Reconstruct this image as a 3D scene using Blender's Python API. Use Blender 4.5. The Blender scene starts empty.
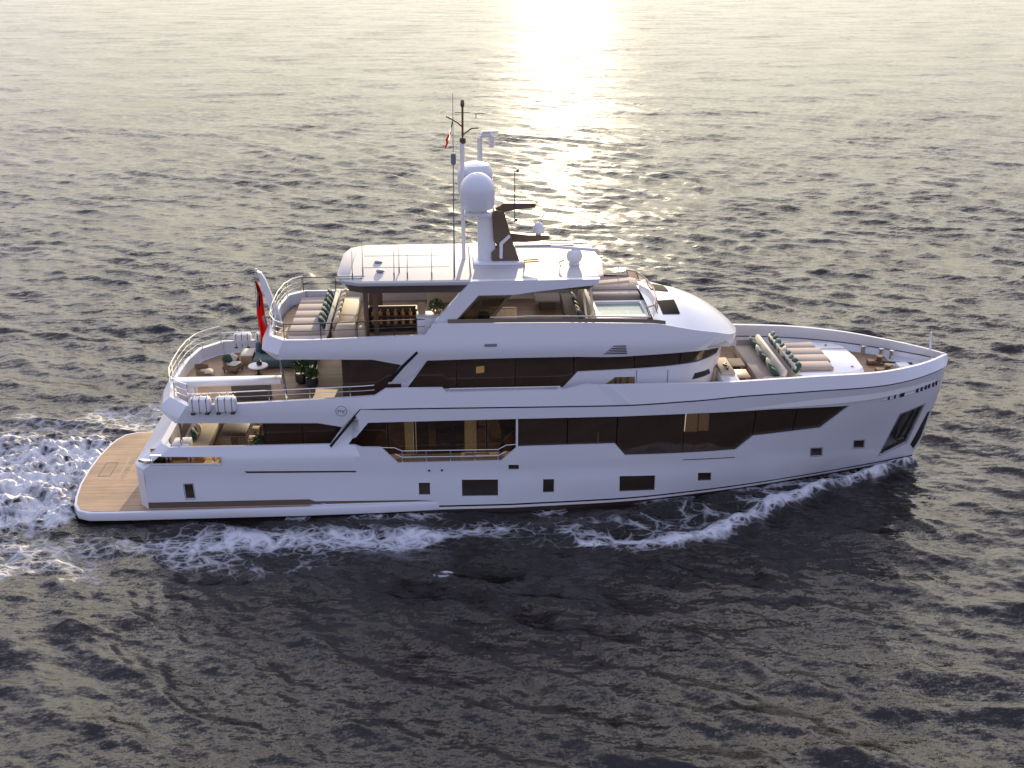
import bpy, bmesh, math, random
import numpy as np
from mathutils import Vector, Matrix, Quaternion
from mathutils.geometry import delaunay_2d_cdt

# ------------------------------------------------------------------ camera, sky, sun, exposure
sc = bpy.context.scene
col = sc.collection
R = math.radians

cam_data = bpy.data.cameras.new('camera')
cam = bpy.data.objects.new('camera', cam_data)
col.objects.link(cam)
cam.location = (16.12, -46.93, 22.76)
cam.rotation_euler = (R(90 - 21.57), 0, R(-3.08))
cam_data.lens = 1150 / 1024 * 36
cam_data.sensor_width = 36
cam_data.clip_start = 0.5
cam_data.clip_end = 30000
sc.camera = cam

ADDED_GLOW = 3.7
SUN_AZ, SUN_EL = 5.5, 8.0            # azimuth from +Y towards +X
world = bpy.data.worlds.new('World')
sc.world = world
world.use_nodes = True
wn, wl = world.node_tree.nodes, world.node_tree.links
bg = wn.get('Background') or wn.new('ShaderNodeBackground')
sky = wn.new('ShaderNodeTexSky')
sky.sky_type = 'NISHITA'
sky.sun_disc = False
sky.sun_elevation = R(SUN_EL)
sky.sun_rotation = R(SUN_AZ)
sky.air_density = 1.0
sky.dust_density = 3.0
sky.ozone_density = 1.0
bg.inputs['Strength'].default_value = 0.15
# sky contrast and colour graded to set the light on sea and hull
gm_ = wn.new('ShaderNodeGamma'); gm_.inputs['Gamma'].default_value = 0.55
wl.new(sky.outputs['Color'], gm_.inputs['Color'])
# soft shoulder that holds down the glow round the sun
sh_m = wn.new('ShaderNodeVectorMath'); sh_m.operation = 'MULTIPLY_ADD'
sh_m.inputs[1].default_value = (.90, .90, .90); sh_m.inputs[2].default_value = (1, 1, 1)
sh_d = wn.new('ShaderNodeVectorMath'); sh_d.operation = 'DIVIDE'
wl.new(gm_.outputs['Color'], sh_m.inputs[0]); wl.new(gm_.outputs['Color'], sh_d.inputs[0]); wl.new(sh_m.outputs['Vector'], sh_d.inputs[1])
hs_ = wn.new('ShaderNodeHueSaturation'); hs_.inputs['Saturation'].default_value = 1.05
hz_ = wn.new('ShaderNodeHueSaturation'); hz_.inputs['Saturation'].default_value = 0.55
for n_ in (hs_, hz_): wl.new(sh_d.outputs['Vector'], n_.inputs['Color'])
bw_ = wn.new('ShaderNodeRGBToBW'); wl.new(gm_.outputs['Color'], bw_.inputs['Color'])
mr_ = wn.new('ShaderNodeMapRange'); mr_.inputs['From Min'].default_value = 1.2; mr_.inputs['From Max'].default_value = 4.0
wl.new(bw_.outputs['Val'], mr_.inputs['Value'])
tint = wn.new('ShaderNodeMix'); tint.data_type = 'RGBA'
wl.new(mr_.outputs['Result'], tint.inputs['Factor'])
sky_fill_ = wn.new('ShaderNodeVectorMath'); sky_fill_.operation = 'MULTIPLY'; sky_fill_.inputs[1].default_value = (1.85, 1.82, 2.6)  # lifts the dimmer sky and turns it bluer, to light the near hull
wl.new(hs_.outputs['Color'], sky_fill_.inputs[0]); wl.new(sky_fill_.outputs['Vector'], tint.inputs['A']); warm_ = wn.new('ShaderNodeVectorMath'); warm_.operation = 'MULTIPLY'; warm_.inputs[1].default_value = (0.72, 0.68, 0.53)
wl.new(hz_.outputs['Color'], warm_.inputs[0]); wl.new(warm_.outputs['Vector'], tint.inputs['B'])
# a broad glow added to the sky on the sun side, brightening the sea
vt_ = wn.new('ShaderNodeTexCoord')
vd_ = wn.new('ShaderNodeVectorMath'); vd_.operation = 'DOT_PRODUCT'
vd_.inputs[1].default_value = (math.sin(R(SUN_AZ)) * math.cos(R(SUN_EL + 6)), math.cos(R(SUN_AZ)) * math.cos(R(SUN_EL + 6)), math.sin(R(SUN_EL + 6)))
wl.new(vt_.outputs['Generated'], vd_.inputs[0])
vm_ = wn.new('ShaderNodeMath'); vm_.operation = 'MAXIMUM'; vm_.inputs[1].default_value = 0.0
wl.new(vd_.outputs['Value'], vm_.inputs[0])
vp_ = wn.new('ShaderNodeMath'); vp_.operation = 'POWER'; vp_.inputs[1].default_value = 3.6
wl.new(vm_.outputs[0], vp_.inputs[0])
va_ = wn.new('ShaderNodeVectorMath'); va_.operation = 'MULTIPLY_ADD'
va_.inputs[1].default_value = (ADDED_GLOW * 1.0, ADDED_GLOW * .94, ADDED_GLOW * .79)
vz_ = wn.new('ShaderNodeSeparateXYZ'); wl.new(vt_.outputs['Generated'], vz_.inputs['Vector'])
ve_ = wn.new('ShaderNodeMapRange'); ve_.interpolation_type = 'SMOOTHSTEP'      # the added glow is weakened towards the horizon
ve_.inputs['From Min'].default_value = 0.02; ve_.inputs['From Max'].default_value = 0.38
ve_.inputs['To Min'].default_value = 0.64; ve_.inputs['To Max'].default_value = 1.15
wl.new(vz_.outputs['Z'], ve_.inputs['Value'])
vx_ = wn.new('ShaderNodeMath'); vx_.operation = 'MULTIPLY'
wl.new(vp_.outputs[0], vx_.inputs[0]); wl.new(ve_.outputs['Result'], vx_.inputs[1])
wl.new(vx_.outputs[0], va_.inputs[0]); wl.new(tint.outputs['Result'], va_.inputs[2])
wl.new(va_.outputs['Vector'], bg.inputs['Color'])
wo = wn.get('World Output') or wn.new('ShaderNodeOutputWorld')
wl.new(bg.outputs['Background'], wo.inputs['Surface'])

sd = bpy.data.lights.new('sun', 'SUN')
sd.energy = 2.3
sd.angle = R(0.5)
sd.color = (1.0, 0.80, 0.55)
sun = bpy.data.objects.new('sun', sd)
col.objects.link(sun)
svec = Vector((math.sin(R(SUN_AZ)) * math.cos(R(SUN_EL)), math.cos(R(SUN_AZ)) * math.cos(R(SUN_EL)), math.sin(R(SUN_EL))))
sun.rotation_mode = 'QUATERNION'
sun.rotation_quaternion = svec.to_track_quat('Z', 'Y')
sun.location = svec * 200

sc.view_settings.view_transform = 'Standard'
sc.view_settings.look = 'None'
sc.view_settings.exposure = 1.92
sc.view_settings.gamma = 1.0
sc.view_settings.use_curve_mapping = False
sc.cycles.max_bounces = 8
sc.cycles.transparent_max_bounces = 16
sc.cycles.sample_clamp_indirect = 6.0
sc.cycles.sample_clamp_direct = 0.5
sc.cycles.use_denoising = True
random.seed(4)
rng = np.random.default_rng(11)

# ------------------------------------------------------------------ materials
MATS = {}


def nmat(name):
    m = bpy.data.materials.new(name)
    m.use_nodes = True
    nt = m.node_tree
    b = nt.nodes['Principled BSDF']
    MATS[name] = m
    return m, nt, b


def pmat(name, colr, rough=0.5, metal=0.0, coat=0.0, var=0.0, scale=3.0, stretch=(1, 1, 1), bump=0.0, bscale=40.0, spec=0.5, emit=None, es=0.0):
    m, nt, b = nmat(name)
    b.inputs['Base Color'].default_value = (*colr, 1)
    b.inputs['Roughness'].default_value = rough
    b.inputs['Metallic'].default_value = metal
    b.inputs['Coat Weight'].default_value = coat
    b.inputs['Coat Roughness'].default_value = 0.08
    b.inputs['Specular IOR Level'].default_value = spec
    if emit:
        b.inputs['Emission Color'].default_value = (*emit, 1)
        b.inputs['Emission Strength'].default_value = es
    if var or bump:
        tc = nt.nodes.new('ShaderNodeTexCoord')
        mp = nt.nodes.new('ShaderNodeMapping')
        mp.inputs['Scale'].default_value = stretch
        nt.links.new(tc.outputs['Object'], mp.inputs['Vector'])
    if var:
        no = nt.nodes.new('ShaderNodeTexNoise')
        no.inputs['Scale'].default_value = scale
        no.inputs['Detail'].default_value = 5
        nt.links.new(mp.outputs['Vector'], no.inputs['Vector'])
        mx = nt.nodes.new('ShaderNodeMix')
        mx.data_type = 'RGBA'
        mx.inputs['A'].default_value = (*[max(0, c * (1 - var)) for c in colr], 1)
        mx.inputs['B'].default_value = (*[min(1, c * (1 + var)) for c in colr], 1)
        nt.links.new(no.outputs['Fac'], mx.inputs['Factor'])
        nt.links.new(mx.outputs['Result'], b.inputs['Base Color'])
    if bump:
        nb = nt.nodes.new('ShaderNodeTexNoise')
        nb.inputs['Scale'].default_value = bscale
        nb.inputs['Detail'].default_value = 3
        nt.links.new(mp.outputs['Vector'], nb.inputs['Vector'])
        bp = nt.nodes.new('ShaderNodeBump')
        bp.inputs['Strength'].default_value = bump
        bp.inputs['Distance'].default_value = 0.02
        nt.links.new(nb.outputs['Fac'], bp.inputs['Height'])
        nt.links.new(bp.outputs['Normal'], b.inputs['Normal'])
    return m


white = pmat('white gelcoat', (0.75, 0.755, 0.78), 0.24, coat=0.35, var=0.03, scale=0.35)
white_soft = pmat('white satin', (0.78, 0.77, 0.75), 0.45, var=0.03, scale=1.0)
roofw = pmat('white roof paint', (0.50, 0.49, 0.48), 0.65, var=0.05, scale=1.2, spec=0.12)
hatchm = pmat('dark mesh', (0.03, 0.025, 0.022), 0.95, spec=0.05)
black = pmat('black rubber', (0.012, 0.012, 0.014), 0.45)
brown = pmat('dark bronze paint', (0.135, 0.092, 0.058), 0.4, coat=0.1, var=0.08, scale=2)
soffit = pmat('brown soffit', (0.11, 0.085, 0.07), 0.5, var=0.06, scale=2)
steel = pmat('polished steel', (0.72, 0.70, 0.66), 0.16, metal=1.0)
darkmetal = pmat('dark metal', (0.09, 0.08, 0.07), 0.35, metal=0.8)
taupe = pmat('taupe cushion', (0.36, 0.30, 0.26), 0.9, var=0.06, scale=4, bump=0.15, bscale=25)
bronze = pmat('bronze pane', (0.040, 0.026, 0.018), 0.10, coat=0.2)
beige = pmat('beige fabric', (0.52, 0.43, 0.30), 0.9, var=0.08, scale=5, bump=0.2, bscale=30)
cream = pmat('cream fabric', (0.62, 0.56, 0.44), 0.9, var=0.07, scale=6, bump=0.2, bscale=30)
def translucent_mat(name, c, mixf=.5, em=0):
    m, nt, b = nmat(name)
    t = nt.nodes.new('ShaderNodeBsdfTranslucent'); t.inputs['Color'].default_value = (*c, 1)
    d = nt.nodes.new('ShaderNodeBsdfDiffuse'); d.inputs['Color'].default_value = (*c, 1)
    mx = nt.nodes.new('ShaderNodeMixShader'); mx.inputs['Fac'].default_value = mixf
    nt.links.new(t.outputs[0], mx.inputs[1]); nt.links.new(d.outputs[0], mx.inputs[2])
    nt.links.new(mx.outputs[0], nt.nodes['Material Output'].inputs['Surface'])
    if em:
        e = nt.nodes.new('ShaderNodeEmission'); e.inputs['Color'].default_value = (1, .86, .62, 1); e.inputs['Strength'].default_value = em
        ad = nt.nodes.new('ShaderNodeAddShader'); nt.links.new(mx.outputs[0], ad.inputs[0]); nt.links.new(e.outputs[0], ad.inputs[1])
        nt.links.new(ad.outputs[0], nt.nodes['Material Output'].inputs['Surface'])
    return m


glow_sheer = translucent_mat('glowing curtain cloth', (.78, .72, .56), .5, .09)  # cloth given a faint glow of its own, no lamp behind it
sheer = translucent_mat('sheer curtain cloth', (.78, .72, .56))
red = translucent_mat('red bunting', (.42, .012, .014), .8); wflag = translucent_mat('white bunting', (.75, .72, .66)); gflag = translucent_mat('green bunting', (.02, .12, .06)); blue = translucent_mat('dark blue bunting', (.02, .03, .13))
green = pmat('dark green fabric', (0.025, 0.075, 0.062), 0.85, var=0.3, scale=7, bump=0.2, bscale=30)
teal = pmat('teal fabric', (0.085, 0.135, 0.135), 0.85, var=0.12, scale=5, bump=0.2, bscale=30)
navy = pmat('navy fabric', (0.02, 0.025, 0.04), 0.85, var=0.2, scale=6)
wicker = pmat('woven rope', (0.20, 0.14, 0.085), 0.8, var=0.35, scale=22, bump=0.5, bscale=60)
walnut = pmat('walnut joinery', (0.085, 0.066, 0.050), 0.5, var=0.3, scale=3, stretch=(1, 1, 8))
lightwood = pmat('light oak', (0.42, 0.28, 0.15), 0.5, var=0.15, scale=4, stretch=(1, 6, 1))
amber = pmat('amber bottle glass', (0.45, 0.20, 0.04), 0.12, coat=0.5)
leafm = pmat('olive leaf', (0.06, 0.10, 0.03), 0.6, var=0.4, scale=9)
darkbrass = pmat('weathered bronze', (0.20, 0.13, 0.075), 0.35, metal=0.7, var=0.3, scale=9)
pocketm = pmat('scuffed stainless plate', (0.32, 0.30, 0.28), 0.28, metal=0.9, var=0.8, scale=2.5, stretch=(3, 3, .6))
gold = pmat('warm brass', (0.55, 0.36, 0.14), 0.3, metal=0.9)
poolm = pmat('pale pool water', (0.34, 0.44, 0.38), 0.08, var=0.25, scale=6, bump=0.25, bscale=9)
greyline = pmat('grey lettering', (0.20, 0.22, 0.26), 0.4)


def teak_mat(name, base, dark, sc_y=8.0):
    m, nt, b = nmat(name)
    tc = nt.nodes.new('ShaderNodeTexCoord')
    sep = nt.nodes.new('ShaderNodeSeparateXYZ')
    nt.links.new(tc.outputs['Object'], sep.inputs['Vector'])
    mul = nt.nodes.new('ShaderNodeMath'); mul.operation = 'MULTIPLY'; mul.inputs[1].default_value = sc_y
    nt.links.new(sep.outputs['Y'], mul.inputs[0])
    fl = nt.nodes.new('ShaderNodeMath'); fl.operation = 'FLOOR'
    nt.links.new(mul.outputs[0], fl.inputs[0])
    fr = nt.nodes.new('ShaderNodeMath'); fr.operation = 'FRACT'
    nt.links.new(mul.outputs[0], fr.inputs[0])
    wnz = nt.nodes.new('ShaderNodeTexWhiteNoise'); wnz.noise_dimensions = '1D'
    nt.links.new(fl.outputs[0], wnz.inputs['W'])
    mp = nt.nodes.new('ShaderNodeMapping'); mp.inputs['Scale'].default_value = (1.2, 14, 2)
    nt.links.new(tc.outputs['Object'], mp.inputs['Vector'])
    no = nt.nodes.new('ShaderNodeTexNoise'); no.inputs['Scale'].default_value = 1.6; no.inputs['Detail'].default_value = 6
    nt.links.new(mp.outputs['Vector'], no.inputs['Vector'])
    ad = nt.nodes.new('ShaderNodeMath'); ad.operation = 'MULTIPLY_ADD'; ad.inputs[1].default_value = 0.55
    nt.links.new(wnz.outputs['Value'], ad.inputs[0]); nt.links.new(no.outputs['Fac'], ad.inputs[2])
    rp = nt.nodes.new('ShaderNodeMapRange'); rp.inputs['From Min'].default_value = 0.3; rp.inputs['From Max'].default_value = 1.1
    nt.links.new(ad.outputs[0], rp.inputs['Value'])
    mx = nt.nodes.new('ShaderNodeMix'); mx.data_type = 'RGBA'
    mx.inputs['A'].default_value = (*dark, 1); mx.inputs['B'].default_value = (*base, 1)
    nt.links.new(rp.outputs['Result'], mx.inputs['Factor'])
    wnn = nt.nodes.new('ShaderNodeTexNoise'); wnn.inputs['Scale'].default_value = 0.8; wnn.inputs['Detail'].default_value = 6
    nt.links.new(tc.outputs['Object'], wnn.inputs['Vector'])
    wmr = nt.nodes.new('ShaderNodeMapRange'); wmr.inputs['From Min'].default_value = .3; wmr.inputs['From Max'].default_value = .7; wmr.inputs['To Min'].default_value = .72; wmr.inputs['To Max'].default_value = 1.15
    nt.links.new(wnn.outputs['Fac'], wmr.inputs['Value'])
    wsc = nt.nodes.new('ShaderNodeVectorMath'); wsc.operation = 'SCALE'
    nt.links.new(mx.outputs['Result'], wsc.inputs[0]); nt.links.new(wmr.outputs['Result'], wsc.inputs['Scale'])
    lt = nt.nodes.new('ShaderNodeMath'); lt.operation = 'LESS_THAN'; lt.inputs[1].default_value = 0.07
    nt.links.new(fr.outputs[0], lt.inputs[0])
    m2 = nt.nodes.new('ShaderNodeMix'); m2.data_type = 'RGBA'; m2.inputs['B'].default_value = (0.03, 0.022, 0.016, 1)
    nt.links.new(wsc.outputs['Vector'], m2.inputs['A']); nt.links.new(lt.outputs[0], m2.inputs['Factor'])
    nt.links.new(m2.outputs['Result'], b.inputs['Base Color'])
    b.inputs['Roughness'].default_value = 0.6
    return m


teak = teak_mat('teak planks', (0.44, 0.28, 0.155), (0.29, 0.18, 0.095))


def hull_mat():
    """white gelcoat above, dark boot line and antifouling under it, by height on the hull"""
    m, nt, b = nmat('hull paint')
    tc = nt.nodes.new('ShaderNodeTexCoord')
    sep = nt.nodes.new('ShaderNodeSeparateXYZ')
    nt.links.new(tc.outputs['Object'], sep.inputs['Vector'])
    cr = nt.nodes.new('ShaderNodeValToRGB'); cr.color_ramp.interpolation = 'CONSTANT'
    mr = nt.nodes.new('ShaderNodeMapRange'); mr.inputs['From Min'].default_value = -0.5; mr.inputs['From Max'].default_value = 0.5
    nt.links.new(sep.outputs['Z'], mr.inputs['Value']); nt.links.new(mr.outputs['Result'], cr.inputs['Fac'])
    e = cr.color_ramp.elements
    e[0].position = 0.0; e[0].color = (0.045, 0.028, 0.018, 1)
    e[1].position = 0.62; e[1].color = (0.78, 0.76, 0.76, 1)
    a = cr.color_ramp.elements.new(0.735); a.color = (0.012, 0.012, 0.016, 1)
    a = cr.color_ramp.elements.new(0.81); a.color = (0.75, 0.755, 0.78, 1)
    no = nt.nodes.new('ShaderNodeTexNoise'); no.inputs['Scale'].default_value = 0.5; no.inputs['Detail'].default_value = 4
    nt.links.new(tc.outputs['Object'], no.inputs['Vector'])
    mr2 = nt.nodes.new('ShaderNodeMapRange'); mr2.inputs['To Min'].default_value = 0.95; mr2.inputs['To Max'].default_value = 1.03
    nt.links.new(no.outputs['Fac'], mr2.inputs['Value'])
    vm = nt.nodes.new('ShaderNodeVectorMath'); vm.operation = 'SCALE'
    nt.links.new(cr.outputs['Color'], vm.inputs[0]); nt.links.new(mr2.outputs['Result'], vm.inputs['Scale'])
    nt.links.new(vm.outputs['Vector'], b.inputs['Base Color'])
    b.inputs['Roughness'].default_value = 0.22
    b.inputs['Coat Weight'].default_value = 0.4
    b.inputs['Coat Roughness'].default_value = 0.06
    return m


hullm = hull_mat()


def glass_mat(name, tint, film=None):
    m = bpy.data.materials.new(name); m.use_nodes = True
    nt = m.node_tree; nt.nodes.clear()
    out = nt.nodes.new('ShaderNodeOutputMaterial')
    tr = nt.nodes.new('ShaderNodeBsdfTransparent'); tr.inputs['Color'].default_value = (*tint, 1)
    gl = nt.nodes.new('ShaderNodeBsdfGlossy'); gl.inputs['Roughness'].default_value = 0.03
    gl.inputs['Color'].default_value = (1, 0.95, 0.9, 1)
    fr = nt.nodes.new('ShaderNodeFresnel'); fr.inputs['IOR'].default_value = 1.5
    mx = nt.nodes.new('ShaderNodeMixShader')
    if film:
        df = nt.nodes.new('ShaderNodeBsdfDiffuse'); df.inputs['Color'].default_value = (*film[1], 1)
        mf = nt.nodes.new('ShaderNodeMixShader'); mf.inputs['Fac'].default_value = film[0]
        nt.links.new(tr.outputs[0], mf.inputs[1]); nt.links.new(df.outputs[0], mf.inputs[2]); tr = mf
    nt.links.new(fr.outputs['Fac'], mx.inputs['Fac']); nt.links.new(tr.outputs[0], mx.inputs[1]); nt.links.new(gl.outputs[0], mx.inputs[2])
    nt.links.new(mx.outputs[0], out.inputs['Surface'])
    MATS[name] = m
    return m


glass = glass_mat('bronze tinted glass', (0.52, 0.46, 0.38), film=(0.42, (0.105, 0.068, 0.046)))
door_glass = glass_mat('light bronze glass', (0.44, 0.40, 0.34), film=(0.22, (0.105, 0.068, 0.046)))
clear = glass_mat('clear glass', (0.86, 0.90, 0.87))
smoke = glass_mat('smoked glass', (0.50, 0.45, 0.40))


# ------------------------------------------------------------------ object helpers
def tag(o, label=None, cat=None, group=None, kind=None):
    if label: o['label'] = label
    if cat: o['category'] = cat
    if group: o['group'] = group
    if kind: o['kind'] = kind
    return o


def thing(name, label, cat, loc=(0, 0, 0), rz=0.0, group=None):
    o = bpy.data.objects.new(name, None)
    col.objects.link(o)
    o.empty_display_size = 0.2
    o.location = loc
    o.rotation_euler = (0, 0, rz)
    return tag(o, label, cat, group)


def copy_tree(o, parent=None):
    c = o.copy(); col.objects.link(c)
    if parent is not None: c.parent = parent
    for ch in list(o.children): copy_tree(ch, c)
    return c


class MB:
    def __init__(s):
        s.v = []; s.f = []; s.mi = []

    def add(s, verts, faces, mi=0):
        n = len(s.v)
        s.v += [tuple(p) for p in verts]
        s.f += [tuple(i + n for i in f) for f in faces]
        s.mi += [mi] * len(faces)
        return s

    def box(s, c, size, rot=None, bev=0.0, mi=0):
        bm = bmesh.new()
        bmesh.ops.create_cube(bm, size=1.0)
        bmesh.ops.scale(bm, vec=size, verts=bm.verts)
        if bev: bmesh.ops.bevel(bm, geom=bm.edges[:], offset=min(bev, min(size) * 0.45), segments=2, affect='EDGES', profile=0.5)
        M = Matrix.Translation(c)
        if rot is not None:
            M = M @ (rot if isinstance(rot, Matrix) else Matrix.Rotation(rot, 4, 'Z'))
        return s.bm(bm, M, mi)

    def bm(s, bm, M=None, mi=0):
        bm.verts.index_update()
        vs = [(M @ v.co) if M else v.co.copy() for v in bm.verts]
        fs = [[v.index for v in f.verts] for f in bm.faces]
        bm.free()
        return s.add(vs, fs, mi)

    def prism(s, poly, z0, z1, bev=0.0, top=None, mi=0):
        """plan polygon extruded from z0 to z1 (top: optional shrunk polygon for a taper)"""
        top = top or poly
        n = len(poly)
        vs = [(x, y, z0) for x, y in poly] + [(x, y, z1) for x, y in top]
        fs = [tuple(range(n - 1, -1, -1)), tuple(range(n, 2 * n))] + [(i, (i + 1) % n, n + (i + 1) % n, n + i) for i in range(n)]
        if bev:
            bm = bmesh.new()
            bv = [bm.verts.new(p) for p in vs]
            for f in fs: bm.faces.new([bv[i] for i in f])
            bmesh.ops.recalc_face_normals(bm, faces=bm.faces)
            bmesh.ops.bevel(bm, geom=[e for e in bm.edges if e.calc_face_angle(0) > 0.6], offset=bev, segments=2, affect='EDGES', profile=0.5)
            return s.bm(bm, None, mi)
        return s.add(vs, fs, mi)

    def side(s, poly, y0, y1, mi=0):
        """polygon in X,Z extruded along Y"""
        n = len(poly)
        vs = [(x, y0, z) for x, z in poly] + [(x, y1, z) for x, z in poly]
        fs = [tuple(range(n)), tuple(range(2 * n - 1, n - 1, -1))] + [((i + 1) % n, i, n + i, n + (i + 1) % n) for i in range(n)]
        return s.add(vs, fs, mi)

    def tube(s, pts, r, n=8, closed=False, r2=None, mi=0):
        pts = [Vector(p) for p in pts]
        m = len(pts); vs = []; fs = []
        for i, p in enumerate(pts):
            if closed: d = pts[(i + 1) % m] - pts[i - 1]
            else: d = pts[min(i + 1, m - 1)] - pts[max(i - 1, 0)]
            d.normalize()
            a = Vector((0, 0, 1)) if abs(d.z) < 0.9 else Vector((1, 0, 0))
            u = d.cross(a).normalized(); w = d.cross(u)
            rr = r if r2 is None else r + (r2 - r) * i / max(1, m - 1)
            for k in range(n):
                t = 2 * math.pi * k / n
                vs.append(p + (u * math.cos(t) + w * math.sin(t)) * rr)
        for i in range(m if closed else m - 1):
            j = (i + 1) % m
            for k in range(n):
                k2 = (k + 1) % n
                fs.append((i * n + k, i * n + k2, j * n + k2, j * n + k))
        if not closed:
            fs.append(tuple(range(n - 1, -1, -1))); fs.append(tuple(range((m - 1) * n, m * n)))
        return s.add(vs, fs, mi)

    def lathe(s, prof, c=(0, 0, 0), n=20, M=None, mi=0):
        vs = []; fs = []
        for r, z in prof:
            for k in range(n):
                t = 2 * math.pi * k / n
                p = Vector((r * math.cos(t), r * math.sin(t), z))
                if M: p = M @ p
                vs.append(Vector(c) + p)
        m = len(prof)
        for i in range(m - 1):
            for k in range(n):
                k2 = (k + 1) % n
                fs.append((i * n + k, i * n + k2, (i + 1) * n + k2, (i + 1) * n + k))
        fs.append(tuple(range(n - 1, -1, -1))); fs.append(tuple(range((m - 1) * n, m * n)))
        return s.add(vs, fs, mi)

    def pillow(s, c, size, M=None, e=0.45, nu=14, nv=9, mi=0):
        vs = []; fs = []
        sg = lambda a, p: math.copysign(abs(a) ** p, a)
        for j in range(nv + 1):
            ph = -math.pi / 2 + math.pi * j / nv
            for i in range(nu):
                th = 2 * math.pi * i / nu
                x = sg(math.cos(th), e) * math.cos(ph) ** 0.7
                y = sg(math.sin(th), e) * math.cos(ph) ** 0.7
                z = sg(math.sin(ph), 0.8)
                z *= 0.25 + 0.75 * (1 - max(abs(x), abs(y)) ** 3)
                p = Vector((x * size[0] / 2, y * size[1] / 2, z * size[2] / 2))
                if M: p = M @ p
                vs.append(Vector(c) + p)
        for j in range(nv):
            for i in range(nu):
                i2 = (i + 1) % nu
                fs.append((j * nu + i, j * nu + i2, (j + 1) * nu + i2, (j + 1) * nu + i))
        return s.add(vs, fs, mi)

    def grid(s, fn, nu, nv, mi=0):
        vs = [fn(i / nu, j / nv) for j in range(nv + 1) for i in range(nu + 1)]
        fs = [(j * (nu + 1) + i, j * (nu + 1) + i + 1, (j + 1) * (nu + 1) + i + 1, (j + 1) * (nu + 1) + i) for j in range(nv) for i in range(nu)]
        return s.add(vs, fs, mi)

    def mirror(s):
        n = len(s.v)
        s.v += [(x, -y, z) for x, y, z in s.v]
        s.f += [tuple(reversed([i + n for i in f])) for f in s.f]
        s.mi += s.mi[:]
        return s

    def build(s, name, mat, parent=None, smooth=32, recalc=True, weld=0.0):
        me = bpy.data.meshes.new(name)
        me.from_pydata(s.v, [], s.f)
        for m in (mat if isinstance(mat, (list, tuple)) else [mat]): me.materials.append(m)
        me.polygons.foreach_set('material_index', s.mi)
        if recalc or weld:
            bm = bmesh.new(); bm.from_mesh(me)
            if weld: bmesh.ops.remove_doubles(bm, verts=bm.verts, dist=weld)
            if recalc: bmesh.ops.recalc_face_normals(bm, faces=bm.faces)
            bm.to_mesh(me); bm.free()
        if smooth:
            me.polygons.foreach_set('use_smooth', [True] * len(me.polygons))
            me.set_sharp_from_angle(angle=R(smooth))
        me.update()
        o = bpy.data.objects.new(name, me)
        col.objects.link(o)
        if parent is not None: o.parent = parent
        return o


def pchip(xs, ys):
    xs = np.array(xs, float); ys = np.array(ys, float)
    h = np.diff(xs); d = np.diff(ys) / h
    m = np.zeros_like(xs)
    for i in range(1, len(xs) - 1):
        if d[i - 1] * d[i] > 0:
            w1 = 2 * h[i] + h[i - 1]; w2 = h[i] + 2 * h[i - 1]
            m[i] = (w1 + w2) / (w1 / d[i - 1] + w2 / d[i])
    m[0] = d[0] if abs(d[0]) < 1e-9 else d[0]; m[-1] = d[-1] * 1.5

    def f(x):
        x = float(min(max(x, xs[0]), xs[-1]))
        i = int(min(max(np.searchsorted(xs, x) - 1, 0), len(xs) - 2))
        t = (x - xs[i]) / h[i]
        a = 2 * t ** 3 - 3 * t ** 2 + 1; b = t ** 3 - 2 * t ** 2 + t; c = -2 * t ** 3 + 3 * t ** 2; e = t ** 3 - t ** 2
        return a * ys[i] + b * h[i] * m[i] + c * ys[i + 1] + e * h[i] * m[i + 1]
    return f


# plan curves of the yacht: half breadth against distance from the stern (metres)
CAPB = pchip([0, 26, 29.4, 31, 32.4, 34, 35.7, 36.8, 37.5, 37.9], [3.8, 3.8, 3.5, 3.3, 3.08, 2.65, 1.8, 1.05, .45, 0.])
CAPZ = pchip([0, 31, 34, 35.7, 38.2], [5.57, 5.57, 5.45, 5.35, 5.2])
KB = pchip([0, 26, 29.4, 31, 32.4, 34, 35.7, 36.8, 37.6, 38.1], [3.98, 3.98, 3.7, 3.5, 3.28, 2.88, 2.1, 1.4, .75, 0.])
KZ = pchip([0, 12.3, 22.8, 26, 28, 31, 33.6, 36, 38.2], [4.80, 4.80, 4.74, 4.88, 4.99, 5.0, 4.93, 4.86, 4.86])
WB = pchip([0, 18, 19.6, 23, 26.6, 28.5, 31.4, 34, 35.5, 36.5, 37.1], [3.88, 3.88, 3.8, 3.57, 2.92, 2.48, 1.66, .88, .45, .16, 0.])
STEM = pchip([-1, 0, .43, .73, 2.26, 3.53, 5.0], [36.7, 37.05, 37.1, 37.29, 37.64, 37.93, 38.1])


def hull_y(x, z):
    xs = STEM(min(z, 5.0)); u = min(x / xs, 1.0)
    w = min(max(z / KZ(x), 0), 1) ** .8
    y = (1 - w) * WB(u * 37.1) + w * KB(u * 38.1)
    if x < 32:                                   # faint knuckle along the topsides
        k = min(1, (32 - x) / 6)
        y -= 0.05 * k * max(0, 1 - abs(z - 1.78) / .5) * (1 if z < 1.78 else 1)
    if x < 12 and z > 2.8: y -= (z - 2.8) * 0.7
    return max(y, 0.0)


def bul_y(x, z):
    zk, zc = KZ(x), CAPZ(x)
    t = (z - zk) / (zc - zk)
    if t < 0: return KB(min(x, 38.1)) - 0.10 * (-t)
    return KB(min(x, 38.1)) * (1 - t) + (CAPB(min(x, 37.9)) + 0.08) * t


def resample(poly, step):
    out = []
    n = len(poly)
    for i in range(n):
        a, b = poly[i], poly[(i + 1) % n]
        k = max(1, int(math.ceil(math.dist(a, b) / step)))
        for j in range(k):
            t = j / k
            out.append((a[0] + (b[0] - a[0]) * t, a[1] + (b[1] - a[1]) * t))
    return out


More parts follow.
